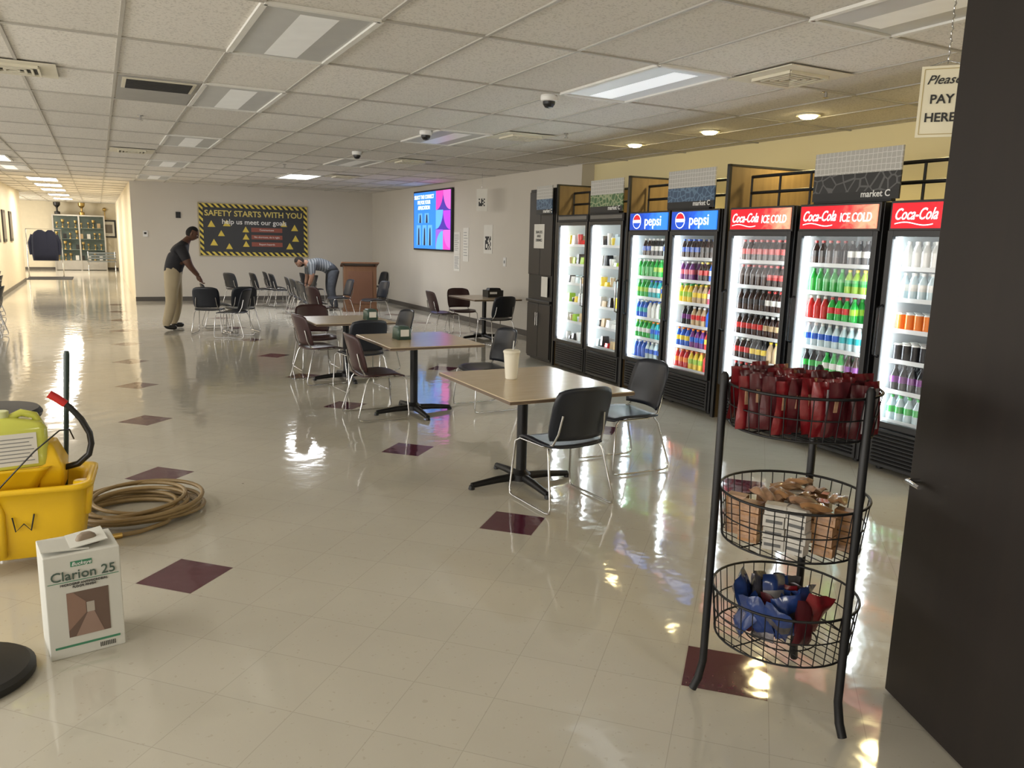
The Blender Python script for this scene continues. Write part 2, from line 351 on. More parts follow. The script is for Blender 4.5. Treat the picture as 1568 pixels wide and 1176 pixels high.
    for x,y in ((3.76,6.55),(3.70,9.5),(3.68,12.4)):
        b=MB(); b.lathe([(0.075,0),(0.08,-0.02),(0.075,-0.05),(0.06,-0.055)],(0,0,0),WHT,20); b.lathe([(0.058,-0.055),(0.056,-0.08),(0.035,-0.108),(0.001,-0.116)],(0,0,0),BLK,20)
        b.obj("dome_security_camera",loc=(x,y,H-0.001))
    for x,y in ((5.6,5.0),(5.2,8.6),(0.52,10.4),(3.2,15.5)):
        b=MB(); b.lathe([(0.035,0),(0.035,-0.008),(0.012,-0.012),(0.012,-0.05),(0.028,-0.052),(0.028,-0.056),(0.002,-0.06)],(0,0,0),CHR,12)
        b.obj("sprinkler_head",loc=(x,y,H-0.001))
section(ceiling_things)
# ------------------------------------------------------------------ coolers
PAL={'cola':(0.035,0.012,0.008),'green':(0.02,0.42,0.06),'lime':(0.35,0.6,0.05),'red':(0.6,0.02,0.02),'orange':(0.85,0.22,0.02),'blue':(0.02,0.12,0.6),
 'yellow':(0.85,0.62,0.05),'clear':(0.55,0.68,0.72),'purple':(0.18,0.03,0.22),'white':(0.75,0.75,0.72),'black':(0.02,0.02,0.025),'pink':(0.7,0.12,0.2),'teal':(0.03,0.4,0.45),'tan':(0.5,0.36,0.2)}
PM={k:mat("product_"+k,v,0.18,var=0.15,coat=0.3) for k,v in PAL.items()}
def bottle(b,x,y,z,h,r,liq,lab,cap):
    L,A,C=PM[liq],PM[lab],PM[cap]
    p=[(0.85*r,0),(r,0.03*h),(r,0.36*h),(r*1.02,0.36*h),(r*1.02,0.60*h),(r*0.97,0.64*h),(r*0.40,0.88*h),(r*0.40,0.91*h),(r*0.45,0.91*h),(r*0.45,h)]
    b.lathe(p,(x,y,z),L,8,[L,L,A,A,L,L,L,C,C])
def can(b,x,y,z,h,r,c):
    b.lathe([(0.8*r,0),(r,0.06*h),(r,0.92*h),(0.8*r,h)],(x,y,z),PM[c],8,[PM['white'],PM[c],PM['white']])
S3=[[('cola','blue','white'),('black','white','white'),('clear','blue','white')],[('green','green','white'),('green','lime','green')],[('green','lime','green'),('teal','white','blue'),('yellow','blue','orange')],[('blue','teal','white'),('white','white','blue'),('green','green','green')],[('green','white','lime'),('teal','blue','orange')],[('blue','blue','white'),('clear','blue','white'),('black','blue','blue')]]
S4=[[('cola','blue','blue'),('cola','black','black')],[('purple','pink','white'),('cola','red','yellow'),('blue','white','orange')],[('yellow','lime','green'),('tan','yellow','yellow'),('pink','white','pink')],[('black','purple','black'),('tan','red','white'),('blue','blue','blue')],[('blue','yellow','orange'),('purple','blue','orange'),('red','yellow','orange')],[('red','orange','orange'),('yellow','lime','orange'),('red','red','orange')]]
S5=[[('cola','red','red')],[('cola','cola','red'),('cola','red','red')],[('cola','black','black'),('cola','white','red')],[('cola','red','black'),('cola','tan','white')],[('cola','red','white'),('black','yellow','black'),('tan','tan','yellow')],[('cola','black','red'),('tan','white','tan')]]
S6=[[('cola','black','red'),('black','white','black')],[('green','green','green'),('lime','green','yellow')],[('red','red','white'),('green','red','red'),('green','lime','green')],[('clear','blue','white'),('clear','teal','white')],[('black','green','black'),('green','white','green'),('cola','purple','cola')],[('black','blue','red'),('cola','teal','white')]]
S7=[[('white','white','white'),('clear','white','blue')],[('clear','white','white')],[('orange','orange','white'),('tan','orange','white')],[('black','white','black'),('cola','tan','black')],[('black','purple','black'),('clear','white','purple')],[('clear','green','green'),('green','green','white')]]
shelfm=mat("cooler_shelf_wire",(0.70,0.72,0.73),0.4,0.2)
inner=mat("cooler_liner",(0.72,0.76,0.77),0.5)
led=mat("led_strip",(1,1,1),0.5,emit=(0.86,0.96,1.0),es=27)
ledB=mat("led_strip_bright",(1,1,1),0.5,emit=(0.9,0.97,1.0),es=42)
def cooler(yc,W,kind,stock,fx):
    e=empty("beverage_cooler",(fx,yc,0),math.radians(-92.8))
    D=0.78; HT=2.2; hw=W/2; z0,z1=(0.42,2.06) if kind=='food' else (0.42,1.93)
    b=MB()
    for s in (-1,1): b.bbox(*( (hw-0.035,hw) if s>0 else (-hw,-hw+0.035)),0.045,D,0.04,HT,BLK)
    b.bbox(-hw+.035,hw-.035,D-0.04,D,0.04,HT,BLK); b.bbox(-hw+.035,hw-.035,0.045,D-.04,HT-0.03,HT,BLK); b.bbox(-hw+.035,hw-.035,0.06,D-.04,0.04,0.10,BLK)
    b.bbox(-hw+.035,hw-.035,0.06,D-.04,0.36,0.40,BLK); b.bbox(-hw+.035,hw-.035,0.06,D-.04,z1+0.02,z1+0.05,BLK)
    b.bbox(-hw+.035,hw-.035,0.03,0.06,0.04,0.36,BLK)
    for k in range(9): b.box((0,0.022,0.08+k*0.031),(W-0.12,0.014,0.014),BLKM,rot=Matrix.Rotation(0.5,4,'X'))
    for sx in (-1,1):
        for y in (0.12,D-0.1): b.lathe([(0.02,0),(0.03,0.005),(0.03,0.03),(0.015,0.04)],(sx*(hw-0.08),y,0.0),BLKM,8)
    b.obj("cabinet",e,bevel=0.004)
    b=MB(); b.bbox(-hw+.036,-hw+.042,0.05,D-.05,0.4,z1+.02,inner); b.bbox(hw-.042,hw-.036,0.05,D-.05,0.4,z1+.02,inner); b.bbox(-hw+.042,hw-.042,D-.06,D-.045,0.4,z1+.02,inner); b.bbox(-hw+.042,hw-.042,0.06,D-.06,z1+.01,z1+.02,inner); b.bbox(-hw+.042,hw-.042,0.06,D-.06,0.40,0.405,inner)
    b.obj("liner",e)
    b=MB(); t=0.05
    b.bbox(-hw+.008,-hw+t+.008,0,0.04,0.38,z1+.04,BLK); b.bbox(hw-t-.008,hw-.008,0,0.04,0.38,z1+.04,BLK); b.bbox(-hw+t+.008,hw-t-.008,0,0.04,0.38,z0+.01,BLK); b.bbox(-hw+t+.008,hw-t-.008,0,0.04,z1-.01,z1+.04,BLK)
    hx=hw-0.035 if kind=='food' else -hw+0.035
    b.tube([(hx,0.0,0.95),(hx,-0.045,0.97),(hx,-0.045,1.35),(hx,0.0,1.37)],0.012,BLKM if kind!='food' else CHR,8)
    b.obj("door_frame",e,bevel=0.004)
    b=MB(); b.poly([(-hw+t,0.02,z0),(hw-t,0.02,z0),(hw-t,0.02,z1),(-hw+t,0.02,z1)],GL); b.obj("door_glass",e)
    b=MB(); lm=ledB if kind=='food' else led
    b.bbox(-hw+.062,-hw+.084,0.05,0.065,z0+.03,z1-.03,lm)
    b.bbox(hw-.076,hw-.062,0.05,0.065,z0+.03,z1-.03,led)
    b.obj("led_strips",e)
    ns=6; b=MB(); zs=[z0+0.0+(z1-z0-0.02)/ns*k for k in range(ns)]
    for z in zs:
        b.bbox(-hw+.05,hw-.05,0.085,0.09,z-0.01,z+0.025,shelfm)
        for k in range(12):
            x=-hw+.07+(W-.14)*k/11; b.bbox(x-.003,x+.003,0.09,D-.08,z-.006,z,shelfm)
        b.bbox(-hw+.05,hw-.05,0.3,0.31,z-.008,z-.002,shelfm)
    b.obj("shelves",e)
    b=MB(); dz=(z1-z0)/ns
    if kind=='food':
        for z in zs:
            x=-hw+.12
            while x<hw-.12:
                w=random.uniform(0.07,0.13); c=random.choice(['white','tan','white','yellow','lime','red','clear','tan','black','black'])
                hh=random.uniform(0.06,dz*0.62); 
                if random.random()<0.4: b.lathe([(w*0.33,0),(w*0.42,hh),(w*0.36,hh+.01)],(x+w/2,0.17,z),PM[c],10,[PM[c],PM['white']])
                else: b.box((x+w/2,0.18,z+hh/2),(w*0.9,0.12,hh),PM[c],rot=Matrix.Rotation(random.uniform(-.2,.2),4,'Z'),taper=0.8)
                if random.random()<0.7: b.box((x+w/2,0.32,z+hh/2),(w*0.9,0.1,hh),PM[random.choice(['white','tan','clear'])])
                x+=w+0.02
    else:
        r=0.0375
        n=int((W-0.16)/(2*r+0.001))
        for si,z in enumerate(zs[::-1]):
            row=stock[si]; 
            for i in range(n):
                t=row[int(i*len(row)/n)] if len(row)>1 else row[0]
                if random.random()<0.03: continue
                x=-hw+.08+r+(W-.16-2*r)*i/(n-1)
                for y in (0.135,0.225,0.315):
                    if kind=='can' and si in (2,3): can(b,x,y,z+.002,0.15,r,t[0])
                    else: bottle(b,x,y,z+.002,min(0.222,dz-0.03),r,*t)
    b.obj("drinks" if kind!='food' else "food_packs",e)
    if kind in('pep','coke','can'):
        hm=HDR['pep' if kind=='pep' else 'coke']
        b=MB(); b.bbox(-hw+.005,hw-.005,0.012,0.045,1.96,HT,BLK); b.obj("header_housing",e,bevel=0.004)
        b=MB(); b.bbox(-hw+.03,hw-.03,0.0,0.012,1.985,HT-.02,hm); b.obj("header_panel",e)
        if kind=='pep':
            text("pepsi",0.165,(0.10,-0.003,2.085),SIGNW,e,off=0.001)
            b=MB(); 
            cx,cz=-0.23,2.085
            def disk(z0_,z1_,m,yy,R):
                pts=[]
                a0=math.asin(z0_); a1=math.asin(z1_)
                for k in range(9): a=a0+(a1-a0)*k/8; pts.append((cx+R*math.cos(a),yy,cz+R*math.sin(a)))
                for k in range(9): a=pi-a1+(a1-a0)*k/8; pts.append((cx+R*math.cos(a),yy,cz+R*math.sin(a)))
                b.poly(pts,m)
            disk(-1,1,SIGNW,-0.003,.088)
            disk(-1,-.22,mat("globe_blue",(0.01,0.06,0.4),emit=(0.01,0.08,0.6),es=1),-0.005,.078); disk(.22,1,mat("globe_red",(0.6,0.01,0.02),emit=(0.7,0.01,0.02),es=1),-0.005,.078)
            b.obj("header_emblem",e)
        else:
            text("Coca-Cola",0.125,(-0.20,-0.003,2.09),SIGNW,e,shear=0.4,off=0.001,sx=0.70); text("ICE COLD",0.105,(0.20,-0.003,2.075),SIGNW,e,off=0.001,sx=0.70,shear=0.1)
            b=MB(); pts=[]
            for k in range(13): x=-.38+.34*k/12; pts.append((x,-.003,2.016+.012*math.sin(k*.5)))
            for k in range(12,-1,-1): x=-.38+.34*k/12; pts.append((x,-.003,2.024+.012*math.sin(k*.5)))
            b.poly(pts,SIGNW); b.obj("header_swoosh",e)
    else:
        b=MB(); b.bbox(-hw+.005,hw-.005,0.01,0.045,2.10,HT,BLKM); b.bbox(-hw+.04,hw-.04,0.004,0.01,2.13,HT-.02,mat("cooler_top_trim",(0.10,0.10,0.10),0.3)); b.obj("top_panel",e,bevel=0.003)
HDR={'pep':header_mat("header_blue",(0.005,0.05,0.42),(0.01,0.10,0.62),(0.03,0.22,0.85),1.0),'coke':header_mat("header_red",(0.62,0.005,0.015),(0.70,0.02,0.03),(0.85,0.36,0.22),1.0,0.15,0.32,0.60)}
SIGNW=mat("backlit_white",(0.9,0.9,0.9),0.5,emit=(1,1,1),es=1.3)
FX=lambda y:5.60+0.0487*(y-3.83)
def coolers():
    for y0,y1,k,s in ((9.93,9.05,'food',None),(9.03,8.17,'food',None),(8.05,7.22,'pep',S3),(7.20,6.36,'pep',S4),(6.20,5.32,'coke',S5),(5.25,4.36,'coke',S6),(4.28,3.39,'can',S7)):
        cooler((y0+y1)/2,y0-y1,k,s,FX((y0+y1)/2))
    oak=wood_mat("oak_fin",(0.13,0.085,0.035),(0.24,0.16,0.07),2.0,0.5)
    for y in (9.985,8.11,6.28):
        b=MB(); b.bbox(0.03,1.2,-0.015,0.015,0,2.62,oak); b.bbox(0,0.03,-0.02,0.02,0,2.64,BLK); b.bbox(0.0,1.2,-0.02,0.02,2.62,2.64,BLK)
        b.obj("wood_divider_panel",loc=(FX(y)+0.02,y,0),rot=(0,0,math.radians(-2.8)))
    b=MB()
    for ya,yb in ((9.93,8.18),(8.04,6.36),(6.20,2.6)):
        for z in (2.36,2.52): b.tube([(FX(ya)+.28,ya,z),(FX(yb)+.28,yb,z)],0.016,BLKM,8)
        n=int((ya-yb)/0.45)+1
        for k in range(n+1):
            y=ya+(yb-ya)*k/n; b.tube([(FX(y)+.28,y,2.2),(FX(y)+.28,y,2.53)],0.012,BLKM,6)
    b.obj("black_display_rail")
    p1=pattern_mat("sign_hex_pattern",(0.42,0.41,0.38),(0.62,0.61,0.58),22,0.15,0.06)
    lows={'black':pattern_mat("sign_food_dark",(0.02,0.02,0.02),(0.10,0.10,0.10),9,1.0,0.05),'blue':pattern_mat("sign_food_blue",(0.05,0.09,0.16),(0.12,0.2,0.3),14,1.0,0.08),'green':pattern_mat("sign_food_green",(0.06,0.14,0.05),(0.3,0.35,0.2),14,1.0,0.1)}
    for y,w,c,dx in ((4.68,0.9,'black',.03),(6.9,0.82,'blue',.03),(8.65,0.80,'green',.03),(10.30,0.5,'blue',-.03)):
        e=empty("market_sign_board",(FX(y)+dx,y,2.2),math.radians(-92.8)); b=MB()
        b.bbox(-w/2,w/2,0,0.015,0.24,0.43,p1); b.obj("upper_panel",e)
        b=MB(); b.bbox(-w/2,w/2,0,0.015,0.02,0.24,lows[c]); b.bbox(-w/2,w/2,-0.001,0.0,0.02,0.09,mat("sign_strip",(0.015,0.015,0.015),0.5)); 
        if dx>0: b.box((0,0.0,0.01),(w*0.9,0.05,0.02),BLKM)
        b.obj("lower_panel",e)
        text("market C",0.075,(w*0.25,-0.003,0.065),WHITE_TXT,e,off=0.001)
    e=empty("tall_black_cabinet",(FX(10.4)+.02,10.48,0),math.radians(-92.8)); b=MB()
    b.bbox(-0.4,0.4,0.02,0.75,0.03,2.6,mat("cabinet_black",(0.014,0.013,0.012),0.45)); b.bbox(-0.36,0.36,0.06,0.7,0,0.03,BLK)
    dr=mat("cabinet_door_brown",(0.020,0.016,0.014),0.45)
    for x0,x1 in ((-0.385,-0.005),(0.005,0.385)):
        b.bbox(x0,x1,0.0,0.02,0.06,0.88,dr); b.bbox(x0,x1,0.0,0.02,1.32,2.56,dr)
    b.bbox(-0.4,0.4,-0.02,0.03,0.90,0.94,BLK); b.obj("carcass",e,bevel=0.005)
    b=MB(); b.bbox(-0.2,0.14,-0.006,-0.001,1.72,2.08,PAPER); b.bbox(.1,.3,-0.01,-0.004,1.0,1.3,PAPER); b.tube([(-0.03,-0.03,0.55),(-0.03,-0.03,0.75)],0.008,CHR); b.tube([(0.03,-0.03,0.55),(0.03,-0.03,0.75)],0.008,CHR); b.obj("notice_and_handles",e)
    text("SNACKS\nAND\nDRINKS",0.06,(-0.03,-0.008,1.9),BLACK_TXT,e)
section(coolers)
# ------------------------------------------------------------------ chairs / tables
def add_chair(b,shell,M=Matrix.Identity(4)):
    o=b.M; b.M=o@M
    def seat(u,v): return (0.235*u*(1-0.10*v**4),0.225*v*(1-0.08*u**4),0.455+0.014*u*u-0.02*max(0,v-0.3)**2*3+0.006*v)
    b.tgrid(seat,10,10,(0,0,-0.016),shell)
    def back(u,v):
        h=(v+1)/2; wd=0.235*(1-0.12*max(0,v)**4-0.10*max(0,-v)**4)
        return (wd*u,-0.235-0.075*h-0.02*h*h+0.055*u*u,0.495+0.375*h-0.03*h*u**4)
    b.tgrid(back,12,10,(0,-0.014,-0.002),shell)
    for s in (-1,1):
        p=[(s*0.17,-0.275,0.68),(s*0.185,-0.25,0.55),(s*0.20,-0.21,0.465),(s*0.21,-0.10,0.435),(s*0.22,0.17,0.435),(s*0.24,0.205,0.41),(s*0.262,0.235,0.06),(s*0.264,0.225,0.018),(s*0.264,0.19,0.012),(s*0.266,-0.25,0.012),(s*0.266,-0.29,0.022),(s*0.262,-0.295,0.06),(s*0.225,-0.20,0.39),(s*0.21,-0.17,0.435)]
        b.tube(p,0.008,CHR,8)
    b.tube([(-0.21,0.12,0.432),(0.21,0.12,0.432)],0.008,CHR); b.tube([(-0.21,-0.12,0.432),(0.21,-0.12,0.432)],0.008,CHR)
    b.M=o
NAVY=mat("chair_navy_plastic",(0.009,0.012,0.020),0.38); MAR=mat("chair_maroon_plastic",(0.036,0.011,0.012),0.38)
CH={}
for k,m_ in (('n',NAVY),('m',MAR)):
    b=MB(); add_chair(b,m_); CH[k]=b.mesh("dining_chair_"+k)
def chair(x,y,deg,k='n'):
    o=bpy.data.objects.new("dining_chair",CH[k]); COL.objects.link(o); o.location=(x,y,0.003); o.rotation_euler=(0,0,math.radians(deg))
TOP=wood_mat("table_laminate_maple",(0.48,0.38,0.25),(0.60,0.49,0.34),1.5,0.22,(3,14,3))
def table(x,y,w,l,bx=0,by=0,h=0.775):
    e=empty("cafe_table",(x,y,0)); b=MB(); b.bbox(-w/2,w/2,-l/2,l/2,h-0.03,h,TOP); b.obj("table_top",e,bevel=0.006)
    b=MB(); ed=mat("table_edge_band",(0.13,0.09,0.06),0.5)
    for s in (-1,1):
        b.bbox(-w/2,w/2,s*(l/2+.001)-.0015,s*(l/2+.001)+.0015,h-0.026,h-0.006,ed); b.bbox(s*(w/2+.001)-.0015,s*(w/2+.001)+.0015,-l/2,l/2,h-0.026,h-0.006,ed)
    b.obj("edge_band",e)
    b=MB(); b.tube([(bx,by,0.05),(bx,by,h-0.05)],0.04,BLKM,16); b.box((bx,by,h-0.04),(0.35,0.35,0.02),BLKM)
    b.lathe([(0.075,0.03),(0.075,0.075),(0.05,0.10),(0.04,0.11)],(bx,by,0),BLKM,16)
    for a in range(4):
        c,s=math.cos(a*pi/2),math.sin(a*pi/2)
        b.tube([(bx+c*0.03,by+s*0.03,0.055),(bx+c*0.2,by+s*0.2,0.05),(bx+c*0.41,by+s*0.41,0.03)],[0.033,0.029,0.022],BLKM,8)
        b.lathe([(0.022,0),(0.026,0.004),(0.02,0.03)],(bx+c*0.41,by+s*0.41,0),BLKM,8)
    b.obj("pedestal",e)
def furniture():
    table(2.83,5.05,1.0,1.22,-0.09,-0.03); table(2.92,7.68,1.0,1.15,-0.06,-0.03); table(2.76,9.87,1.0,1.0); table(6.35,13.25,0.95,1.2)
    chair(2.80,4.57,3,'n'); chair(3.72,5.12,88,'n')
    chair(2.46,7.62,-88,'m'); chair(3.64,7.58,92,'n')
    chair(2.40,9.75,-80,'m'); chair(3.35,9.95,95,'n'); chair(2.72,9.1,5,'n'); chair(2.6,10.75,182,'m')
    chair(5.72,13.7,-90,'m'); chair(6.3,14.15,175,'m'); chair(6.2,12.45,8,'n')
    for x,y,a in ((2.02,16.25,-90),(1.75,15.35,-20),(2.3,15.45,10),(2.05,14.7,60),(3.1,21.0,-60),(3.7,20.9,-80),(4.15,21.6,-90),(4.1,20.5,-85),(4.15,18.8,-95),(4.1,18.0,-90),(4.05,17.2,-85),(3.95,16.4,-90),(4.45,19.62,90),(5.0,21.0,-80),(5.4,17.0,100),(7.0,21.9,95),(4.8,17.7,95)):
        chair(x,y,a,'n')
    chair(3.85,15.3,-70,'m')
    b=MB()
    for k in range(5): add_chair(b,NAVY,Matrix.Translation((0.0,0.03*k,0.003+0.085*k)))
    me=b.mesh("stacked_chairs")
    for x,y,a in ((-1.78,15.6,85),(-1.98,17.3,90),(-2.12,19.2,88)):
        o=bpy.data.objects.new("stacked_chairs",me); COL.objects.link(o); o.location=(x,y,0); o.rotation_euler=(0,0,math.radians(a))
    b=MB(); foam=mat("foam_cup",(0.78,0.74,0.62),0.7); b.lathe([(0.042,0),(0.045,0.005),(0.060,0.19),(0.063,0.2),(0.066,0.205),(0.064,0.215),(0.055,0.222),(0.01,0.222)],(0,0,0),foam,24); b.tube([(0.01,0,0.22),(0.02,0.005,0.29)],0.004,WHT); b.obj("foam_cup",loc=(2.73,5.2,0.776))
    for x,y,z in ((2.76,7.75,0.776),(3.05,9.75,0.776)):
        b=MB(); g=mat("napkin_dispenser_green",(0.05,0.09,0.07),0.4); b.loft([(0,0.075,0.10,0.02,0,0),(0.11,0.07,0.095,0.02,0,0),(0.135,0.05,0.08,0.02,0,0)],g); b.box((0,-0.1,0.07),(0.09,0.006,0.07),PAPER); b.obj("napkin_dispenser",loc=(x,y,z))
    b=MB(); b.bbox(-.16,.16,-.12,.12,0,0.13,BLK); b.box((0,-0.02,0.15),(0.26,0.16,0.04),BLKM,taper=0.8); b.box((-.05,-.123,.08),(.15,.006,.04),WHT); b.obj("tabletop_printer",loc=(6.55,13.3,0.776),bevel=0.01)
    e=empty("wood_lectern",(5.75,19.25,0),math.radians(-12)); wd=wood_mat("lectern_walnut",(0.12,0.055,0.028),(0.21,0.105,0.05),1.5,0.4)
    b=MB(); b.bbox(-.40,.40,-.22,-.19,0.06,1.12,wd); b.bbox(-.40,-.375,-.19,.22,0.06,1.14,wd); b.bbox(.375,.40,-.19,.22,0.06,1.14,wd); b.bbox(-.43,.43,-.25,.25,0,0.06,wd); b.bbox(-.37,.37,-.19,.2,0.62,0.645,wd)
    b.box((0,0.0,1.17),(0.92,0.55,0.035),wd,rot=Matrix.Rotation(-0.15,4,'X')); b.box((0,0.27,1.12),(0.92,0.02,0.07),wd)
    b.box((0,-0.226,0.6),(0.6,0.01,0.8),mat("lectern_panel",(0.15,0.07,0.04),0.4)); b.obj("body",e,bevel=0.006)
section(furniture)
# ------------------------------------------------------------------ wall items
def wall_items():
    e=empty("wall_mounted_tv",(7.28,18.28,2.28),math.radians(-90)); b=MB(); b.bbox(-1.24,1.24,0,0.06,-.73,.73,BLK); b.bbox(-.3,.3,.06,.07,-.2,.2,BLKM); b.obj("bezel",e,bevel=0.01)
    def em(n,c,s=1.2): return mat("screen_"+n,c,0.3,emit=c,es=s,var=0.02)
    b=MB()
    def q(x0,z0,x1,z1,m,y=-0.004): b.poly([(x0,y,z0),(x1,y,z0),(x1,y,z1),(x0,y,z1)],m)
    q(-1.2,-.69,1.2,.69,em("blue",(0.03,0.20,0.70))); q(.30,-.69,1.2,.69,em("violet",(0.06,0.03,0.30)),-0.005)
    def arc(cx,cz,r,a0,a1,m,y):
        b.poly([(cx,y,cz)]+[(cx+r*math.cos(math.radians(a0+(a1-a0)*k/10)),y,cz+r*math.sin(math.radians(a0+(a1-a0)*k/10))) for k in range(11)],m)
    cs=[(0.6,0.05,0.4),(0.75,0.12,0.5),(0.1,0.35,0.85),(0.40,0.05,0.6),(0.25,0.10,0.75)]
    for k,(cx,cz,r,a) in enumerate(((.30,.69,.45,270),(1.2,.69,.45,180),(.30,.24,.45,270),(1.2,.22,.44,180),(.3,-.22,.45,270),(.76,-.69,.44,0),(1.2,-.23,.42,180),(.76,-.69,.44,90))):
        arc(cx,cz,r,a,a+90,em("a%d"%(k%5),cs[k%5]),-.006-.0004*k)
    for cx,cz,hh in ((-.85,-.36,.25),(-.45,-.36,.25),(-.08,-.36,.25),(-.75,.06,.12),(-.3,.06,.12)):
        q(cx-.14,cz-hh,cx+.14,cz+hh,em("card",(0.12,0.38,0.75),1.0),-.007); b.poly([(cx-.06,-.009,cz-hh),(cx+.07,-.009,cz-hh),(cx+.05,-.009,cz+hh*.5),(cx+.02,-.009,cz+hh*.8),(cx-.03,-.009,cz+hh*.6)],em("figure",(0.03,0.03,0.06),.6))
    b.obj("screen_image",e)
    text("SELECT THE CORRECT\nPPE FOR YOUR\nAPPLICATION",0.13,(-.5,-.008,.44),SIGNW,e,off=0.002)
    e=empty("safety_banner",(3.93,23.21,1.94)); b=MB(); b.bbox(-1.46,1.46,0,0.02,-.70,.70,hazard_mat()); b.bbox(-1.36,1.36,-.004,0,-.60,.60,mat("banner_charcoal",(0.035,0.036,0.038),0.5))
    fr=mat("banner_frame",(0.45,0.38,0.2),0.4)
    for s in (-1,1): b.bbox(-1.48,1.48,-.01,.02,s*.71-.012,s*.71+.012,fr); b.bbox(s*1.47-.012,s*1.47+.012,-.01,.02,-.71,.71,fr)
    yl=mat("banner_yellow",(0.75,0.58,0.08),0.5)
    rr=mat("banner_redbox",(0.30,0.08,0.05),0.5)
    for cx,cz,s in ((-1.15,.15,.1),(-.75,.18,.1),(-.9,-.1,.09),(-1.1,-.35,.1),(1.1,.1,.1),(.8,.2,.09),(1.12,-.2,.1),(.95,-.42,.1),(-.25,.02,.09),(-.25,-.18,.09),(-.25,-.38,.09),(-.7,-.45,.09)):
        b.poly([(cx-s,-.006,cz-s*.8),(cx+s,-.006,cz-s*.8),(cx,-.006,cz+s)],yl)
    for cz in (.02,-.18,-.38): b.bbox(-.1,.75,-.006,-.004,cz-.06,cz+.06,rr)
    b.obj("panel",e)
    yt=mat("banner_text",(0.72,0.60,0.16),0.5)
    text("SAFETY STARTS WITH YOU",0.215,(0,-.008,.44),yt,e,off=.004); text("help us meet our goals",0.19,(0,-.008,.22),WHITE_TXT,e,off=.002)
    for cz,t in ((.02,"Communicate"),(-.18,"No shortcuts, do it right"),(-.38,"Report hazards")): text(t,0.07,(.32,-.008,cz),WHITE_TXT,e)
    for i,(y,z,w,h) in enumerate(((16.85,1.75,.34,.5),(16.85,1.3,.34,.38),(16.35,1.72,.3,.75),(15.2,1.85,.42,.6))):
        e=empty("wall_notice",(7.343,y,z),math.radians(-90)); b=MB(); b.bbox(-w/2,w/2,0,.004,-h/2,h/2,PAPER); 
        gl=mat("print_grey",(0.25,0.25,0.25),0.7)
        if i<3:
            for k in range(9): b.bbox(-w*.38,w*random.uniform(.1,.38),-.002,0,h*.36-k*h*.085-.006,h*.36-k*h*.085+.006,gl)
        else:
            for ix in range(7):
                for iz in range(7):
                    if random.random()<.55 or (ix in(0,6) and iz in (0,6)): b.bbox(-.14+ix*.04,-.10+ix*.04,-.002,0,-.22+iz*.04,-.18+iz*.04,BLACK_TXT)
        b.obj("sheet",e)
    b=MB(); b.bbox(-.012,0,-.06,.06,-.09,.09,WHT); b.bbox(-.02,-.012,-.02,.02,-.03,.03,mat("switch_grey",(.3,.3,.3),.4)); b.obj("light_switch",loc=(7.349,14.4,1.4),bevel=.003)
    e=empty("hanging_notice_sign",(6.9,14.6,2.62),math.radians(-60)); b=MB(); b.bbox(-.13,.13,-.004,.004,-.22,.22,PAPER); b.tube([(0,0,.22),(0,0,H-2.62)],.004,CHR,6)
    for ix in range(5):
        for iz in range(5):
            if random.random()<.6: b.bbox(-.075+ix*.03,-.045+ix*.03,-.006,-.004,-.12+iz*.03,-.09+iz*.03,BLACK_TXT)
    b.obj("board",e)
    e=empty("hanging_pay_here_sign",(3.885,2.71,2.565),math.radians(-52)); cr=mat("sign_cream",(0.76,0.71,0.54),0.6); b=MB()
    b.bbox(-.115,.115,-.004,.004,-.175,.175,cr)
    bd=mat("sign_border",(0.45,0.36,0.16),.5)
    for s in (-1,1): b.bbox(-.1,.1,-.006,-.004,s*.16-.002,s*.16+.002,bd); b.bbox(s*.1-.002,s*.1+.002,-.006,-.004,-.16,.16,bd)
    for k in range(13): 
        z=.185+k*.03; b.tube([(.0,0,z),(.006 if k%2 else 0,.006 if k%2==0 else 0,z+.015),(0,0,z+.03)],.004,CHR,6)
    b.tube([(-.08,0,.175),(0,0,.2),(.08,0,.175)],.003,CHR,6); b.obj("board",e)
    text("Please",0.062,(-.01,-.007,.105),BLACK_TXT,e,shear=.4,off=.0004); text("PAY",0.062,(-.01,-.007,.01),BLACK_TXT,e,off=.0012); text("HERE",0.062,(-.01,-.007,-.08),BLACK_TXT,e,off=.0012)
    for x,z in ((1.95,2.3),(1.12,1.78)):
        b=MB(); b.bbox(-.06,.06,-.03,0,-.08,.08,WHT if z<2 else BLK); b.bbox(-.03,.03,-.034,-.03,-.01,.04,BLK); b.obj("wall_thermostat",loc=(x,23.24,z),bevel=.004)
section(wall_items)
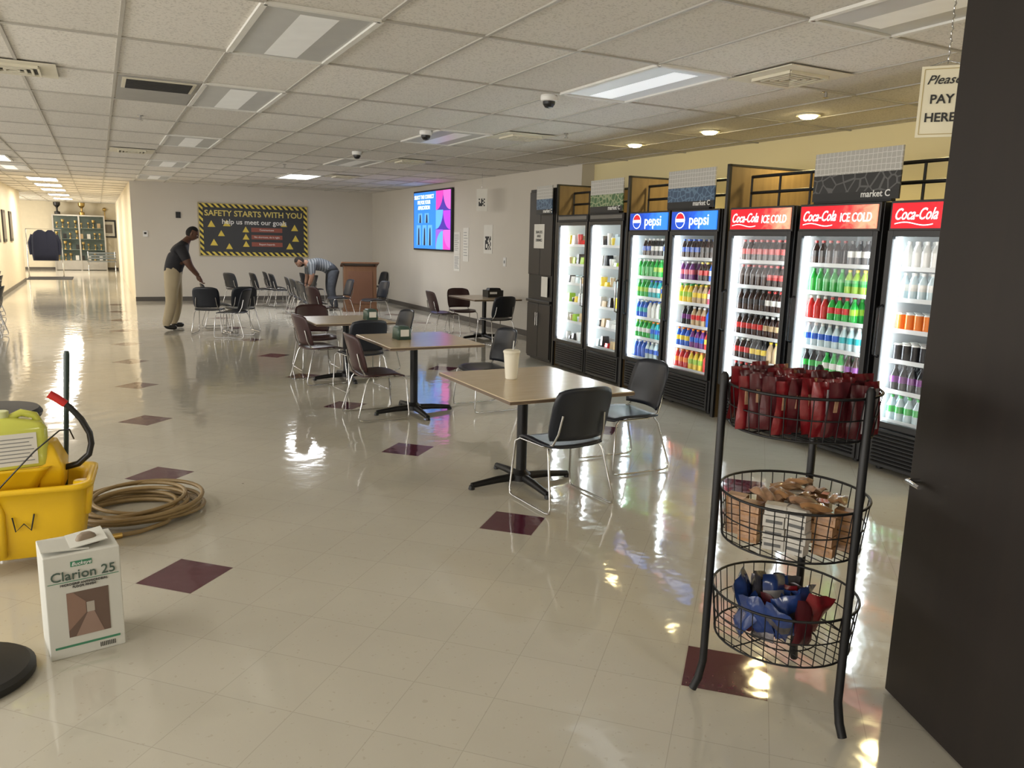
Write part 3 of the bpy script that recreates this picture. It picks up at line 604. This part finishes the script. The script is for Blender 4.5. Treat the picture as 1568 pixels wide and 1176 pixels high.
# ------------------------------------------------------------------ hall end
def hall():
    e=empty("trophy_display_case",(-.75,42.5,0)); b=MB(); al=mat("case_aluminium",(0.45,0.44,0.42),.35,.6)
    w,h=1.05,2.55
    for x in (-w,0,w):
        for y in (-.25,.25): b.bbox(x-.03,x+.03,y-.03,y+.03,0,h,al)
    b.bbox(-w,w,-.25,.25,h-.06,h,al); b.bbox(-w,w,-.25,.25,.02,.45,al); b.bbox(-w,w,.22,.24,.45,h-.06,mat("case_back",(0.08,0.12,0.11),.5))
    for z in (.95,1.45,1.95): b.bbox(-w,w,-.22,.22,z-.012,z,mat("case_shelf",(0.3,0.38,0.36),.2))
    b.obj("frame",e); b=MB(); b.poly([(-w,-.26,.47),(w,-.26,.47),(w,-.26,h-.08),(-w,-.26,h-.08)],GL); b.obj("glass_front",e)
    b=MB(); go=mat("trophy_gold",(0.45,0.32,0.12),.3,.9)
    for z in (.45,.95,1.45,1.95):
        for k in range(8):
            x=-.9+k*.25+random.uniform(-.04,.04); s=random.uniform(.7,1.2)*.3
            if random.random()<.65: b.lathe([(.16*s,0),(.16*s,.2*s),(.04*s,.25*s),(.04*s,.6*s),(.2*s,.8*s),(.22*s,1.1*s),(.18*s,1.1*s)],(x,0,z),go,10)
            else: b.box((x,0.02,z+.12),(.14,.03,.22),random.choice([PM['white'],PM['tan'],BLK,BLK]))
    b.obj("trophies",e)
    for x,c in ((-1.6,BLK),(-.6,go)):
        b=MB(); b.lathe([(.12,0),(.12,.12),(.04,.16),(.04,.3),(.14,.42),(.15,.55),(.1,.56)],(0,0,0),c,12); b.obj("trophy_cup",loc=(x,42.5,2.551))
    b=MB(); b.bbox(-.02,0.02,-.03,0,-.35,.35,go); b.ell((0,-.03,.35),(.09,.05,.09),go); b.obj("wall_mounted_award",loc=(.35,42.99,2.5))
    b=MB(); b.bbox(-.36,.36,-.03,0,-.42,.42,BLK); b.bbox(-.28,.28,-.034,-.03,-.34,.34,PAPER); b.bbox(-.2,.2,-.037,-.034,-.2,.2,mat("picture_tone",(.2,.18,.16),.6)); b.obj("framed_picture",loc=(.45,42.99,1.95))
    e=empty("coat_rack_with_jacket",(-1.9,36.5,0)); b=MB()
    b.tube([(-.6,0,0.02),(-.6,0,1.85),(.6,0,1.85),(.6,0,.02)],.02,CHR); b.tube([(-.6,-.3,.02),(-.6,.3,.02)],.02,CHR); b.tube([(.6,-.3,.02),(.6,.3,.02)],.02,CHR); b.obj("rack_frame",e)
    b=MB(); jk=mat("jacket_navy",(0.015,0.02,0.05),.8,bump=.4,bscale=12)
    for x,wd_ in ((-.12,.33),(.22,.26)):
        b.loft([(.62,wd_*.9,.17,.12,x,0),(.9,wd_,.19,.13,x,0),(1.3,wd_*.98,.19,.13,x,0),(1.58,wd_*.9,.16,.12,x,0),(1.74,wd_*.6,.1,.08,x,0),(1.82,.07,.06,.05,x,0)],jk)
        for s in (-1,1): b.tube([(x+s*wd_*.75,0,1.62),(x+s*(wd_+.04),-.02,1.3),(x+s*(wd_+.02),-.05,.85)],[.09,.08,.06],jk)
    b.obj("jackets",e)
    b=MB(); b.bbox(-.75,.75,-1.0,1.0,0.001,.012,mat("mat_dark",(.02,.02,.025),.9)); b.obj("entrance_mat",loc=(-1.7,35.0,0))
    b=MB(); 
    for k in range(4): b.bbox(-.6,.6,-.2+k*.11,-.12+k*.11,.43,.46,mat("bench_slat",(.12,.14,.15),.5))
    for k in range(3): b.bbox(-.6,.6,.22,.24,.55+k*.12,.63+k*.12,mat("bench_slat",(.12,.14,.15),.5))
    for s in (-1,1): b.tube([(s*.55,-.2,0),(s*.55,-.2,.43),(s*.55,.22,.43),(s*.55,.23,.9)],.02,CHR); b.tube([(s*.55,.2,0),(s*.55,.2,.43)],.02,CHR)
    b.obj("slatted_bench",loc=(.1,41.2,0))
    for y,z in ((25.3,1.9),(27.0,1.9),(29.0,1.9)):
        b=MB(); b.bbox(0,.03,-.4,.4,-.45,.45,BLK); b.bbox(.03,.034,-.32,.32,-.37,.37,mat("photo_print",(.18,.16,.14),.4)); b.obj("framed_picture",loc=(-2.379,y,z))
    b=MB(); b.bbox(0,.03,-1.3,1.3,-1,1,mat("window_daylight",(.9,.9,.9),.5,emit=(1,.95,.85),es=2.9)); b.bbox(.03,.06,-1.35,1.35,-.03,.03,WHT); b.bbox(.03,.06,-.03,.03,-1,1,WHT)
    for s in (-1,1): b.bbox(.0,.06,s*1.33-.04,s*1.33+.04,-1.05,1.05,WHT); b.bbox(.0,.06,-1.35,1.35,s*1.03-.04,s*1.03+.04,WHT)
    b.obj("window_1",loc=(-5.9,38.5,1.7))
    area("window_daylight",(-5.8,38.5,1.7),(2,2.5),280,(1,.93,.8),rot=(0,-pi/2,0))
section(hall)
# ------------------------------------------------------------------ near-left cleaning gear
def cleaning():
    Y1=mat("bucket_yellow",(0.80,0.50,0.01),.35,var=.05); 
    e=empty("mop_bucket_with_wringer",(-.45,4.86,0),math.radians(-4)); b=MB()
    b.loft([(.07,.26,.17,.06,0,0),(.08,.28,.19,.07,0,0),(.30,.315,.215,.08,0,0),(.44,.335,.23,.08,0,0),(.445,.36,.25,.09,0,0),(.47,.36,.25,.09,0,0),(.47,.325,.22,.08,0,0),(.42,.315,.21,.08,0,0),(.12,.25,.17,.06,0,0)],Y1,6)
    b.obj("bucket_body",e)
    b=MB()
    b.loft([(.10,.10,.03,.02,-.16,-.2),(.34,.12,.03,.02,-.17,-.21),(.42,.10,.02,.015,-.17,-.215)],Y1); b.loft([(.28,.035,.03,.02,.3,-.13),(.46,.05,.05,.03,.31,-.13)],Y1); b.obj("bucket_ribs",e)
    b=MB()
    for sx in (-1,1):
        for sy in (-1,1):
            b.box((sx*.22,sy*.14,.06),(.05,.04,.05),CHR)
            o=b.M; b.M=Matrix.Translation((sx*.23,sy*.14,.037))@Matrix.Rotation(pi/2,4,'X'); b.lathe([(.012,-.014),(.037,-.012),(.037,.012),(.012,.014)],(0,0,0),BLK,14); b.M=o
    b.obj("casters",e)
    b=MB()
    b.loft([(.38,.15,.13,.04,-.08,.02),(.48,.19,.16,.05,-.08,.02),(.54,.22,.18,.05,-.07,.02),(.555,.235,.19,.05,-.07,.02),(.555,.20,.16,.05,-.07,.02),(.515,.17,.14,.04,-.08,.02)],Y1)
    b.loft([(.42,.06,.1,.02,.15,0),(.55,.06,.12,.02,.16,0),(.66,.035,.1,.02,.14,0),(.675,.02,.06,.015,.13,0)],Y1)
    b.obj("wringer",e)
    b=MB(); rd=mat("grip_red",(.5,.02,.02),.4)
    b.tube([(.17,.0,.50),(.28,-.02,.53),(.335,-.02,.58),(.350,-.02,.64),(.345,-.02,.70),(.31,-.02,.78),(.26,-.02,.85),(.24,-.02,.87)],.017,BLK,10)
    b.tube([(.24,-.02,.87),(.20,-.02,.905),(.165,-.02,.93)],.022,rd,10)
    b.tube([(-.1,-.18,.44),(-.02,-.20,.53),(.1,-.20,.66),(.22,-.18,.76),(.26,-.12,.75),(.27,-.05,.68)],.004,BLK,6)
    b.obj("wringer_handle",e)
    b=MB(); b.tube([(.17,.12,.12),(.21,.13,.6),(.245,.14,1.12),(.247,.14,1.14)],[.013,.013,.016,.012],mat("mop_handle_dark",(.02,.04,.035),.4),10); b.obj("mop_handle",e)
    b=MB(); lb=mat("caution_label",(.02,.02,.02),.5)
    b.bbox(-.25,-.13,-.242,-.236,.12,.16,lb); b.poly([(-.24,-.245,.17),(-.14,-.245,.17),(-.19,-.245,.25)],lb); b.bbox(-.25,-.13,-.245,-.238,.26,.30,lb)
    b.tube([(-.02,-.228,.32),(-.01,-.224,.24),(.03,-.225,.28),(.06,-.222,.24),(.08,-.228,.33)],.004,lb,6); b.obj("warning_label",e)
    e=empty("cleaner_jug",(-.45,4.80,.558),math.radians(8)); e.rotation_euler=(0,0,math.radians(8))
    jg=mat("jug_yellow_liquid",(.58,.60,.10),.2,var=.06,coat=.3); b=MB()
    b.loft([(0,.13,.08,.03,0,0),(.01,.14,.085,.035,0,0),(.20,.14,.085,.035,0,0),(.235,.12,.075,.035,0,0),(.26,.06,.05,.03,-.05,0),(.27,.032,.032,.03,-.06,0)],jg,6); b.obj("jug_body",e)
    b=MB(); b.tube([(-.03,0,.26),(.03,0,.285),(.09,0,.265),(.12,0,.20),(.115,0,.15)],[.018,.02,.02,.018,.016],jg,10); b.lathe([(.034,.265),(.036,.27),(.036,.30),(.03,.303)],(-.06,0,0),mat("jug_cap",(.65,.68,.35),.4),16); b.obj("jug_handle_and_cap",e)
    b=MB(); b.bbox(-.115,.085,-.089,-.086,.02,.19,PAPER)
    for k in range(7): b.bbox(-.10,.07-.01*(k%3),-.0905,-.089,.04+k*.02,.045+k*.02,mat("print_grey",(.25,.25,.25),.7))
    b.obj("jug_label",e)
    e=empty("floor_finish_box",(-.285,3.585,0),math.radians(9)); cb=mat("box_white_card",(.60,.60,.55),.6,var=.03); W,D,Hh=.29,.25,.46
    b=MB(); b.bbox(0,W,0,D,0,Hh,cb); b.obj("carton",e,bevel=.004)
    b=MB(); 
    b.box((W*.3,D*.4,Hh+.012),(W*.62,D*.6,.004),cb,rot=Matrix.Rotation(.10,4,'Y')); b.box((W*.62,D*.5,Hh+.02),(W*.5,D*.7,.004),cb,rot=Matrix.Rotation(-.12,4,'Y'))
    b.loft([(Hh,.05,.03,.02,W*.62,D*.45),(Hh+.035,.035,.02,.015,W*.62,D*.45),(Hh+.045,.02,.015,.01,W*.62,D*.45)],mat("box_tape_tan",(.22,.17,.12),.6)); b.obj("flaps",e)
    b=MB(); gr=mat("box_green",(.05,.22,.12),.5)
    b.bbox(W*.34,W*.62,-.002,0,Hh*.88,Hh*.93,gr); b.bbox(.02,W-.02,-.002,0,Hh*.10,Hh*.12,gr); b.bbox(.01,W-.01,-.002,0,Hh*.74,Hh*.745,gr)
    b.bbox(.075,W-.055,-.002,0,.09,.29,mat("box_photo_brown",(.14,.09,.07),.5)); b.poly([(.10,-.003,.09),(W-.08,-.003,.09),(.175,-.003,.19),(.150,-.003,.19)],mat("box_photo_floor",(.30,.20,.16),.4)); b.bbox(.148,.178,-.0035,-.002,.19,.235,mat("box_photo_light",(.42,.38,.33),.4))
    b.poly([(.075,-.003,.29),(.10,-.003,.29),(.145,-.003,.24),(.145,-.003,.19),(.075,-.003,.12)],mat("box_photo_wall",(.26,.16,.12),.4))
    for k in range(9): b.bbox(W-.10+k*.007,W-.097+k*.007,-.002,0,.015,.035,BLACK_TXT)
    b.obj("printing",e)
    text("Clarion 25",.058,(W/2,-.004,Hh*.80),mat("print_darkgreen",(.06,.10,.08),.5),e,off=.0002); text("Buckeye",.022,(W*.48,-.004,Hh*.905),WHITE_TXT,e,shear=.3); text("MICROGRIP ANTIMICROBIAL\nFLOOR FINISH",.014,(W/2,-.004,Hh*.70),BLACK_TXT,e)
    b=MB(); hs=mat("hose_tan",(.26,.18,.08),.45,var=.2,nscale=20); path=[]
    N=460
    for i in range(N):
        t=i/N; a=t*2*pi*11; r=.285+.05*math.sin(i*.11)+.035*math.cos(i*.047); path.append((r*math.cos(a)*1.12,r*math.sin(a)*1.0,.016+.095*abs(math.sin(t*pi*1.5))*(.5+.5*math.sin(a*.5+1))+.02*t))
    b.tube(path,.013,hs,8); b.tube([path[-1],(.15,-.33,.03),(.0,-.40,.016),(-.1,-.42,.016)],.014,hs,8); b.tube([(-.1,-.42,.016),(-.17,-.43,.016)],.018,mat("brass",(.6,.4,.12),.3,.9),8)
    b.obj("coiled_hose",loc=(.12,5.42,0))
    b=MB(); b.lathe([(.24,0),(.25,.01),(.25,.035),(.23,.05),(.06,.075),(.035,.09),(.03,.1),(.03,1.0),(.035,1.02),(.01,1.03)],(0,0,0),mat("rubber_black",(.012,.012,.012),.6),40); b.obj("stanchion_post",loc=(-.585,3.56,0))
    b=MB(); b.lathe([(.26,.56),(.29,.57),(.30,.60),(.28,.63),(.05,.635)],(0,0,0),mat("stool_vinyl",(.015,.015,.015),.5),32); b.tube([(0,0,.03),(0,0,.56)],.03,CHR,12); b.lathe([(.24,0),(.24,.02),(.04,.04)],(0,0,0),CHR,28); b.obj("round_stool",loc=(-.70,6.05,0))
section(cleaning)
# ------------------------------------------------------------------ snack rack
def pillow(b,w,h,t,m,m2=None,seed=0):
    rnd=random.Random(seed); A=[];B=[];nu,nv=6,8; ph=rnd.random()*6
    for j in range(nv+1):
        for i in range(nu+1):
            u=-1+2*i/nu; v=-1+2*j/nv; th=t*(1-u*u)**.6*(1-v**4)**.7 if abs(u)<1 and abs(v)<1 else 0.001
            wr=.006*math.sin(5*u+ph+3*v)
            A.append((u*w/2*(1-.05*(1-abs(v))),th/2+wr,v*h/2)); B.append((u*w/2*(1-.05*(1-abs(v))),-th/2+wr,v*h/2))
    q=nu+1;n=len(A);F1=[];F2=[]
    for j in range(nv):
        for i in range(nu):
            f=(j*q+i,j*q+i+1,(j+1)*q+i+1,(j+1)*q+i); t_=[f[::-1],tuple(x+n for x in f)]
            (F2 if (m2 and (j in (3,4))) else F1).extend(t_)
    b.add(A+B,F1,m,True)
    if F2: b.add(A+B,F2,m2,True)
def rack():
    cx,cy=2.35,2.08; e=empty("snack_display_rack",(cx,cy,0)); th0=math.atan2(.5,.866)
    b=MB()
    PA=[th0,th0+2*pi/3,th0-2*pi/3]
    for a in PA:
        c,s=math.cos(a),math.sin(a)
        b.tube([(c*.335,s*.335,.012),(c*.315,s*.315,.06),(c*.30,s*.30,.14),(c*.298,s*.298,.7),(c*.298,s*.298,1.32),(c*.298,s*.298,1.335)],[.017,.017,.016,.016,.016,.008],BLKM,10)
    b.obj("posts",e)
    b=MB(); R=.278
    def ring(z,r,t=.004): b.tube([(r*math.cos(k*2*pi/40),r*math.sin(k*2*pi/40),z) for k in range(40)],t,BLKM,6,True)
    for zb,zr in ((.27,.46),(.68,.87),(1.13,1.29)):
        ring(zr,R,.0055); ring(zb,R*.93,.0045); ring((zb+zr)/2,R*.965,.003); ring(zb,R*.5,.003)
        for k in range(36):
            a=k*2*pi/36; c,s=math.cos(a),math.sin(a); b.tube([(c*R,s*R,zr),(c*R*.965,s*R*.965,(zb+zr)/2),(c*R*.93,s*R*.93,zb)],.0022,BLKM,5)
        for k in range(-6,7):
            x=k*.04; L=math.sqrt(max(0,(R*.93)**2-x*x)); b.tube([(x,-L,zb),(x,L,zb)],.002,BLKM,5); 
        b.tube([(-R*.93,0,zb),(R*.93,0,zb)],.003,BLKM,5)
    b.obj("wire_baskets",e)
    red=mat("bag_red_foil",(.17,.008,.012),.3,var=.5,nscale=25,coat=.3); red2=mat("bag_maroon_foil",(.07,.008,.012),.3,var=.3,nscale=25); gold=mat("bag_gold_print",(.34,.20,.12),.35,var=.5,nscale=40); blue=mat("bag_blue_foil",(.015,.04,.16),.25,var=.4,nscale=20,coat=.4); silver=mat("bag_silver",(.16,.15,.16),.25,.6,var=.5,nscale=30)
    grey=mat("bag_white_print",(.36,.35,.36),.35,var=.4,nscale=40)
    tan=mat("cracker_pack",(.34,.18,.08),.3,var=.4,nscale=30,coat=.5); wh=mat("white_pack",(.48,.46,.42),.35,var=.2,nscale=40); ln=mat("pack_line_dark",(.10,.10,.10),.5)
    rx=Vector((math.sin(th0),-math.cos(th0),0)); rf=Vector((math.cos(th0),math.sin(th0),0))
    b=MB(); rn=random.Random(3)
    for row,(d,n) in enumerate(((-.19,8),(-.09,11),(.02,12),(.13,10))):
        for i in range(n):
            s=(i-(n-1)/2)*.044
            p=rf*d+rx*s
            b.M=Matrix.Translation((p.x,p.y,1.238+rn.uniform(-.008,.012)))@Matrix.Rotation(th0-pi/2+rn.uniform(.5,1.1),4,'Z')@Matrix.Rotation(rn.uniform(-.12,.12),4,'X')
            pillow(b,.085,.20,.028,red if rn.random()<.65 else red2,None,rn.random())
            if rn.random()<.6: b.box((0.012,-.0135,0.0),(.012,.004,.15),grey)
            if rn.random()<.5: b.box((-.012,-.0135,.02),(.014,.004,.05),gold)
    b.M=Matrix.Identity(4); b.obj("red_snack_packs",e)
    b=MB()
    for (s,d,st) in ((-.19,-.08,0),(-.12,-.14,0),(-.02,-.17,1),(.065,-.17,1),(.15,-.12,0),(.20,-.02,0),(-.10,.02,0),(0,.03,1),(.10,.04,0),(-.05,.15,0),(.07,.15,0)):
        p=rf*d+rx*s; m_=wh if st else tan
        b.M=Matrix.Translation((p.x,p.y,.765 if not st else .775))@Matrix.Rotation(th0-pi/2+rn.uniform(-.2,.2),4,'Z'); hh=.16 if not st else .18
        for k in range(4):
            b.box((rn.uniform(-.004,.004),0,-hh/2+hh*(k+.5)/4),(.076,.05,hh/4-.004),m_); b.box((0,-.0255,-hh/2+hh*(k+.5)/4),(.060,.002,.012),ln if st else gold)
    for i in range(12):
        a=rn.uniform(0,2*pi); r=rn.uniform(.02,.18)
        b.M=Matrix.Translation((r*math.cos(a),r*math.sin(a),.86+rn.random()*.012))@Matrix.Rotation(a,4,'Z')@Matrix.Rotation(1.4+rn.uniform(-.15,.15),4,'X'); pillow(b,.07,.11,.025,tan if rn.random()<.6 else gold,None,rn.random())
    b.M=Matrix.Identity(4); b.obj("cracker_packs",e)
    b=MB()
    for i in range(22):
        a=2*pi*i/22*2.6; r=.04+.12*((i*7)%22)/22; z=.345+.07*((i*5)%4)/3
        b.M=Matrix.Translation((r*math.cos(a),r*math.sin(a),z))@Matrix.Rotation(a+pi/2+rn.uniform(-.5,.5),4,'Z')@Matrix.Rotation(rn.uniform(-.5,.6),4,'X')@Matrix.Rotation(rn.uniform(-.5,.5),4,'Y')
        pillow(b,.12,.17,.045,(blue,red,silver,blue,silver,blue,red2)[i%7],(None,grey,silver)[i%3],rn.random())
    b.M=Matrix.Identity(4); b.obj("chip_bags",e)
    dk=wood_mat("espresso_wood",(0.006,0.004,0.0035),(0.014,0.009,0.007),1.5,.5,(10,10,.6))
    e=empty("door_1",(2.79,1.90,0),math.atan2(-.45,-.19)); b=MB(); b.bbox(0,1.5,-.0,.05,.012,H-.02,dk); b.obj("leaf",e,bevel=.003)
    b=MB(); b.tube([(.06,-.0,.93),(.06,-.05,.93),(.15,-.055,.93)],.009,CHR); b.tube([(.0,.025,.9),(-.012,.025,.9)],.012,CHR); b.obj("latch",e)
section(rack)
# ------------------------------------------------------------------ people
def person(name,J,B,skin,hair,head_c,head_dir,head_tilt,hands,beard=False,hs=1.06):
    e=empty(name,(0,0,0))
    bm=bmesh.new(); lay=bm.verts.layers.skin.verify(); V={}
    for k,(p,r) in J.items():
        v=bm.verts.new(p); v[lay].radius=(r[0],r[1]) if isinstance(r,tuple) else (r,r); V[k]=v
    V['pelvis'][lay].use_root=True
    for a,b_,m_ in B: bm.edges.new((V[a],V[b_]))
    me=bpy.data.meshes.new("tmp"); bm.to_mesh(me); bm.free()
    o=bpy.data.objects.new("tmp",me); COL.objects.link(o); o.modifiers.new("s","SKIN").use_smooth_shade=True; ss=o.modifiers.new("u","SUBSURF"); ss.levels=2; ss.render_levels=2
    dg=bpy.context.evaluated_depsgraph_get(); m2=bpy.data.meshes.new_from_object(o.evaluated_get(dg)); bpy.data.objects.remove(o)
    mats=[]; m2.materials.clear()
    for a,b_,m_ in B:
        if m_ not in mats: mats.append(m_); m2.materials.append(m_)
    segs=[(Vector(J[a][0]),Vector(J[b_][0]),mats.index(m_),(J[a][1] if not isinstance(J[a][1],tuple) else J[a][1][0])) for a,b_,m_ in B]
    for p in m2.polygons:
        c=p.center; best=9;bi=0
        for a,b_,i,r in segs:
            d=b_-a; t=max(0,min(1,(c-a).dot(d)/max(1e-9,d.length_squared))); q=(c-(a+d*t)).length-r*.6
            if q<best: best=q;bi=i
        p.material_index=bi; p.use_smooth=True
    m2.name="body"; bo=bpy.data.objects.new("body",m2); COL.objects.link(bo); bo.parent=e
    b=MB(); b.M=Matrix.Translation(head_c)@Matrix.Rotation(head_dir,4,'Z')@Matrix.Rotation(head_tilt,4,'Y')@Matrix.Scale(hs,4)
    n,k=24,18; vs=[]
    for i in range(k+1):
        t=pi*i/k
        for j in range(n):
            w=2*pi*j/n; x,y,z=math.sin(t)*math.cos(w),math.sin(t)*math.sin(w),math.cos(t)
            X=.098*x;Y_=.077*y;Z=.122*z
            if z<0: X*=1-.22*z*z-(.1 if x<0 else 0)*abs(z); Y_*=1-.38*z*z
            if x>.5 and z<0: X+=.014*(-z)*x
            fr=max(0,x)**10
            X+=.024*fr*math.exp(-((z+.18)/.17)**2)*math.exp(-(y/.17)**2)
            X+=.006*max(0,x)**3*math.exp(-((z-.2)/.1)**2)
            for s in (-1,1): X-=.010*max(0,x)**2*math.exp(-((z-.03)/.12)**2-((y-s*.38)/.18)**2)
            if x<-.2: X*=1.06
            vs.append((X,Y_,Z))
    fs=[(i*n+j,(i+1)*n+j,(i+1)*n+(j+1)%n,i*n+(j+1)%n) for i in range(k) for j in range(n)]
    F={0:[],1:[]}
    for f in fs:
        c=sum((Vector(vs[q]) for q in f),Vector())/4
        h_=(c.z>.062+.25*max(0,c.x-.03)) or (c.x<-.015 and c.z>-.055)
        if beard and c.z<-.055 and c.x>.0: h_=True
        F[1 if h_ else 0].append(f)
    b.add(vs,F[0],skin,True); b.add([(v[0]*1.03,v[1]*1.04,v[2]*1.02) for v in vs],F[1],hair,True)
    for s in (-1,1):
        b.ell((-.005,s*.080,-.005),(.018,.009,.032),skin); b.ell((.081,s*.030,.004),(.010,.013,.008),WHT,8,6); b.ell((.089,s*.030,.004),(.004,.006,.006),BLK,8,6)
        b.ell((.088,s*.030,.026),(.006,.018,.004),hair,8,6)
    b.ell((.093,0,-.058),(.008,.024,.005),mat("lip",(.20,.07,.06),.5),8,6)
    b.obj("head",e)
    b=MB()
    for (w,d,pn,side) in hands:
        w=Vector(w); d=Vector(d).normalized(); pn=Vector(pn).normalized(); sd=d.cross(pn).normalized()
        b.tube([w-d*.03,w+d*.01,w+d*.05,w+d*.09],[.028,.030,.036,.030],skin,10)
        for q,(off,L) in enumerate(((-.030,.068),(-.010,.080),(.010,.075),(.029,.060))):
            s0=w+d*.08+sd*off; p1=s0+d*L*.45+pn*.006; p2=p1+d*L*.25+pn*L*.25; p3=p2+d*L*.05+pn*L*.32
            b.tube([s0-d*.02,s0,p1,p2,p3],[.011,.0105,.010,.009,.007],skin,8)
        t0=w+d*.03+sd*side*.032; b.tube([t0-sd*side*.012,t0+sd*side*.012+d*.02,t0+sd*side*.022+d*.045+pn*.01,t0+sd*side*.015+d*.065+pn*.03],[.014,.013,.011,.008],skin,8)
    b.obj("hands",e)
    return e
def people():
    blk=mat("polo_black",(0.014,0.014,0.018),.85,bump=.3,bscale=9); kh=mat("khaki_trousers",(0.42,0.35,0.23),.85,bump=.4,bscale=9); sh=mat("black_shoes",(.012,.011,.010),.4); sk=mat("skin_dark",(0.11,0.05,0.03),.5); hr=mat("hair_black",(.008,.007,.006),.9)
    J={'pelvis':((1.22,16.30,1.03),(.20,.17)),'waist':((1.24,16.30,1.18),(.215,.18)),'chest':((1.33,16.29,1.40),(.25,.20)),'ster':((1.41,16.28,1.55),(.18,.15)),'neck':((1.49,16.28,1.67),.068),'skull':((1.56,16.27,1.76),.067),
     'hl':((1.24,16.41,.96),.155),'tl':((1.27,16.44,.75),.135),'kl':((1.29,16.46,.54),.110),'sl':((1.26,16.46,.32),.100),'al':((1.21,16.47,.12),.085),'bl':((1.21,16.47,.06),.058),'ol':((1.40,16.49,.05),.046),
     'hr':((1.20,16.18,.96),.155),'tr':((1.17,16.12,.75),.135),'kr':((1.16,16.08,.54),.110),'sr':((1.11,16.07,.32),.100),'ar':((1.05,16.06,.12),.085),'br':((1.05,16.06,.06),.058),'or':((1.24,16.04,.05),.046),
     'shl':((1.40,16.49,1.52),.115),'ul':((1.47,16.53,1.35),.098),'el':((1.53,16.52,1.22),.066),'wl':((1.66,16.42,1.02),.042),
     'shr':((1.38,16.08,1.52),.115),'ur':((1.44,16.02,1.35),.098),'er':((1.50,16.01,1.21),.066),'wr':((1.66,16.08,1.01),.042)}
    B=[('pelvis','waist',blk),('waist','chest',blk),('chest','ster',blk),('ster','neck',sk),('neck','skull',sk),
     ('pelvis','hl',kh),('hl','tl',kh),('tl','kl',kh),('kl','sl',kh),('sl','al',kh),('al','bl',sh),('bl','ol',sh),('pelvis','hr',kh),('hr','tr',kh),('tr','kr',kh),('kr','sr',kh),('sr','ar',kh),('ar','br',sh),('br','or',sh),
     ('ster','shl',blk),('shl','ul',blk),('ul','el',sk),('el','wl',sk),('ster','shr',blk),('shr','ur',blk),('ur','er',sk),('er','wr',sk)]
    person("man_in_black_polo",J,B,sk,hr,(1.60,16.27,1.81),-.15,.45,[((1.67,16.415,1.00),(.35,-.1,-.9),(.9,0,.3),1),((1.67,16.085,.99),(.35,.1,-.9),(.9,0,.3),-1)],hs=1.14)
    st=stripes_mat("striped_shirt",(0.07,0.08,0.09),(0.18,0.19,0.20),16,0); pn=mat("camo_trousers",(0.045,0.05,0.06),.85,var=.5,nscale=14); sk2=mat("skin_tan",(0.26,0.14,0.09),.5); hr2=mat("hair_darkbrown",(.012,.008,.006),.9)
    x0,y0=5.12,19.55
    J={'pelvis':((x0,y0,1.02),(.19,.17)),'waist':((x0-.14,y0,1.12),(.19,.17)),'chest':((x0-.38,y0,1.16),(.21,.18)),'ster':((x0-.53,y0,1.16),(.16,.14)),'neck':((x0-.64,y0,1.18),.066),'skull':((x0-.72,y0,1.21),.067),
     'hl':((x0+.03,y0+.11,.96),.15),'tl':((x0+.0,y0+.14,.75),.13),'kl':((x0-.02,y0+.16,.54),.105),'sl':((x0+.03,y0+.17,.32),.095),'al':((x0+.09,y0+.17,.12),.078),'bl':((x0+.09,y0+.17,.06),.055),'ol':((x0-.10,y0+.18,.05),.045),
     'hr':((x0+.03,y0-.11,.96),.15),'tr':((x0-.02,y0-.14,.75),.13),'kr':((x0-.06,y0-.17,.54),.105),'sr':((x0-.02,y0-.18,.32),.095),'ar':((x0+.04,y0-.19,.12),.078),'br':((x0+.04,y0-.19,.06),.055),'or':((x0-.15,y0-.20,.05),.045),
     'shl':((x0-.52,y0+.19,1.10),.11),'ul':((x0-.54,y0+.21,.95),.092),'el':((x0-.54,y0+.22,.84),.064),'wl':((x0-.60,y0+.20,.64),.042),
     'shr':((x0-.52,y0-.19,1.10),.11),'ur':((x0-.54,y0-.21,.95),.092),'er':((x0-.54,y0-.22,.84),.064),'wr':((x0-.60,y0-.16,.64),.042)}
    rep={blk:st,kh:pn,sk:sk2,sh:sh}
    B=[(a,b_,rep[m_]) for a,b_,m_ in B]
    person("man_in_striped_shirt",J,B,sk2,hr2,(x0-.78,y0-.01,1.20),pi,1.0,[((x0-.605,y0+.20,.62),(-.2,-.05,-1),(-.1,-1,0),1),((x0-.605,y0-.16,.62),(-.2,.05,-1),(-.1,1,0),-1)],beard=True,hs=1.12)
section(people)
w=bpy.data.worlds.new("world"); sc.world=w; w.use_nodes=True; w.node_tree.nodes["Background"].inputs[0].default_value=(.8,.85,1,1); w.node_tree.nodes["Background"].inputs[1].default_value=.3
cd=bpy.data.cameras.new("camera"); cd.sensor_width=36; cd.sensor_fit='HORIZONTAL'; cd.lens=1196.2/1568*36; cd.clip_start=.05; cd.clip_end=200
co=bpy.data.objects.new("camera",cd); COL.objects.link(co)
pt,yw,ro=.1794,.4848,.0254
F=Vector((math.sin(yw)*math.cos(pt),math.cos(yw)*math.cos(pt),-math.sin(pt))); R=Vector((math.cos(yw),-math.sin(yw),0)); U=R.cross(F)
R2=R*math.cos(ro)+U*math.sin(ro); U2=U*math.cos(ro)-R*math.sin(ro)
M=Matrix.Identity(4)
for i in range(3): M[i][0]=R2[i]; M[i][1]=U2[i]; M[i][2]=-F[i]
M.translation=Vector((0,0,1.8)); co.matrix_world=M
sc.camera=co
sc.view_settings.view_transform='Standard'
print("objects",len(bpy.data.objects))
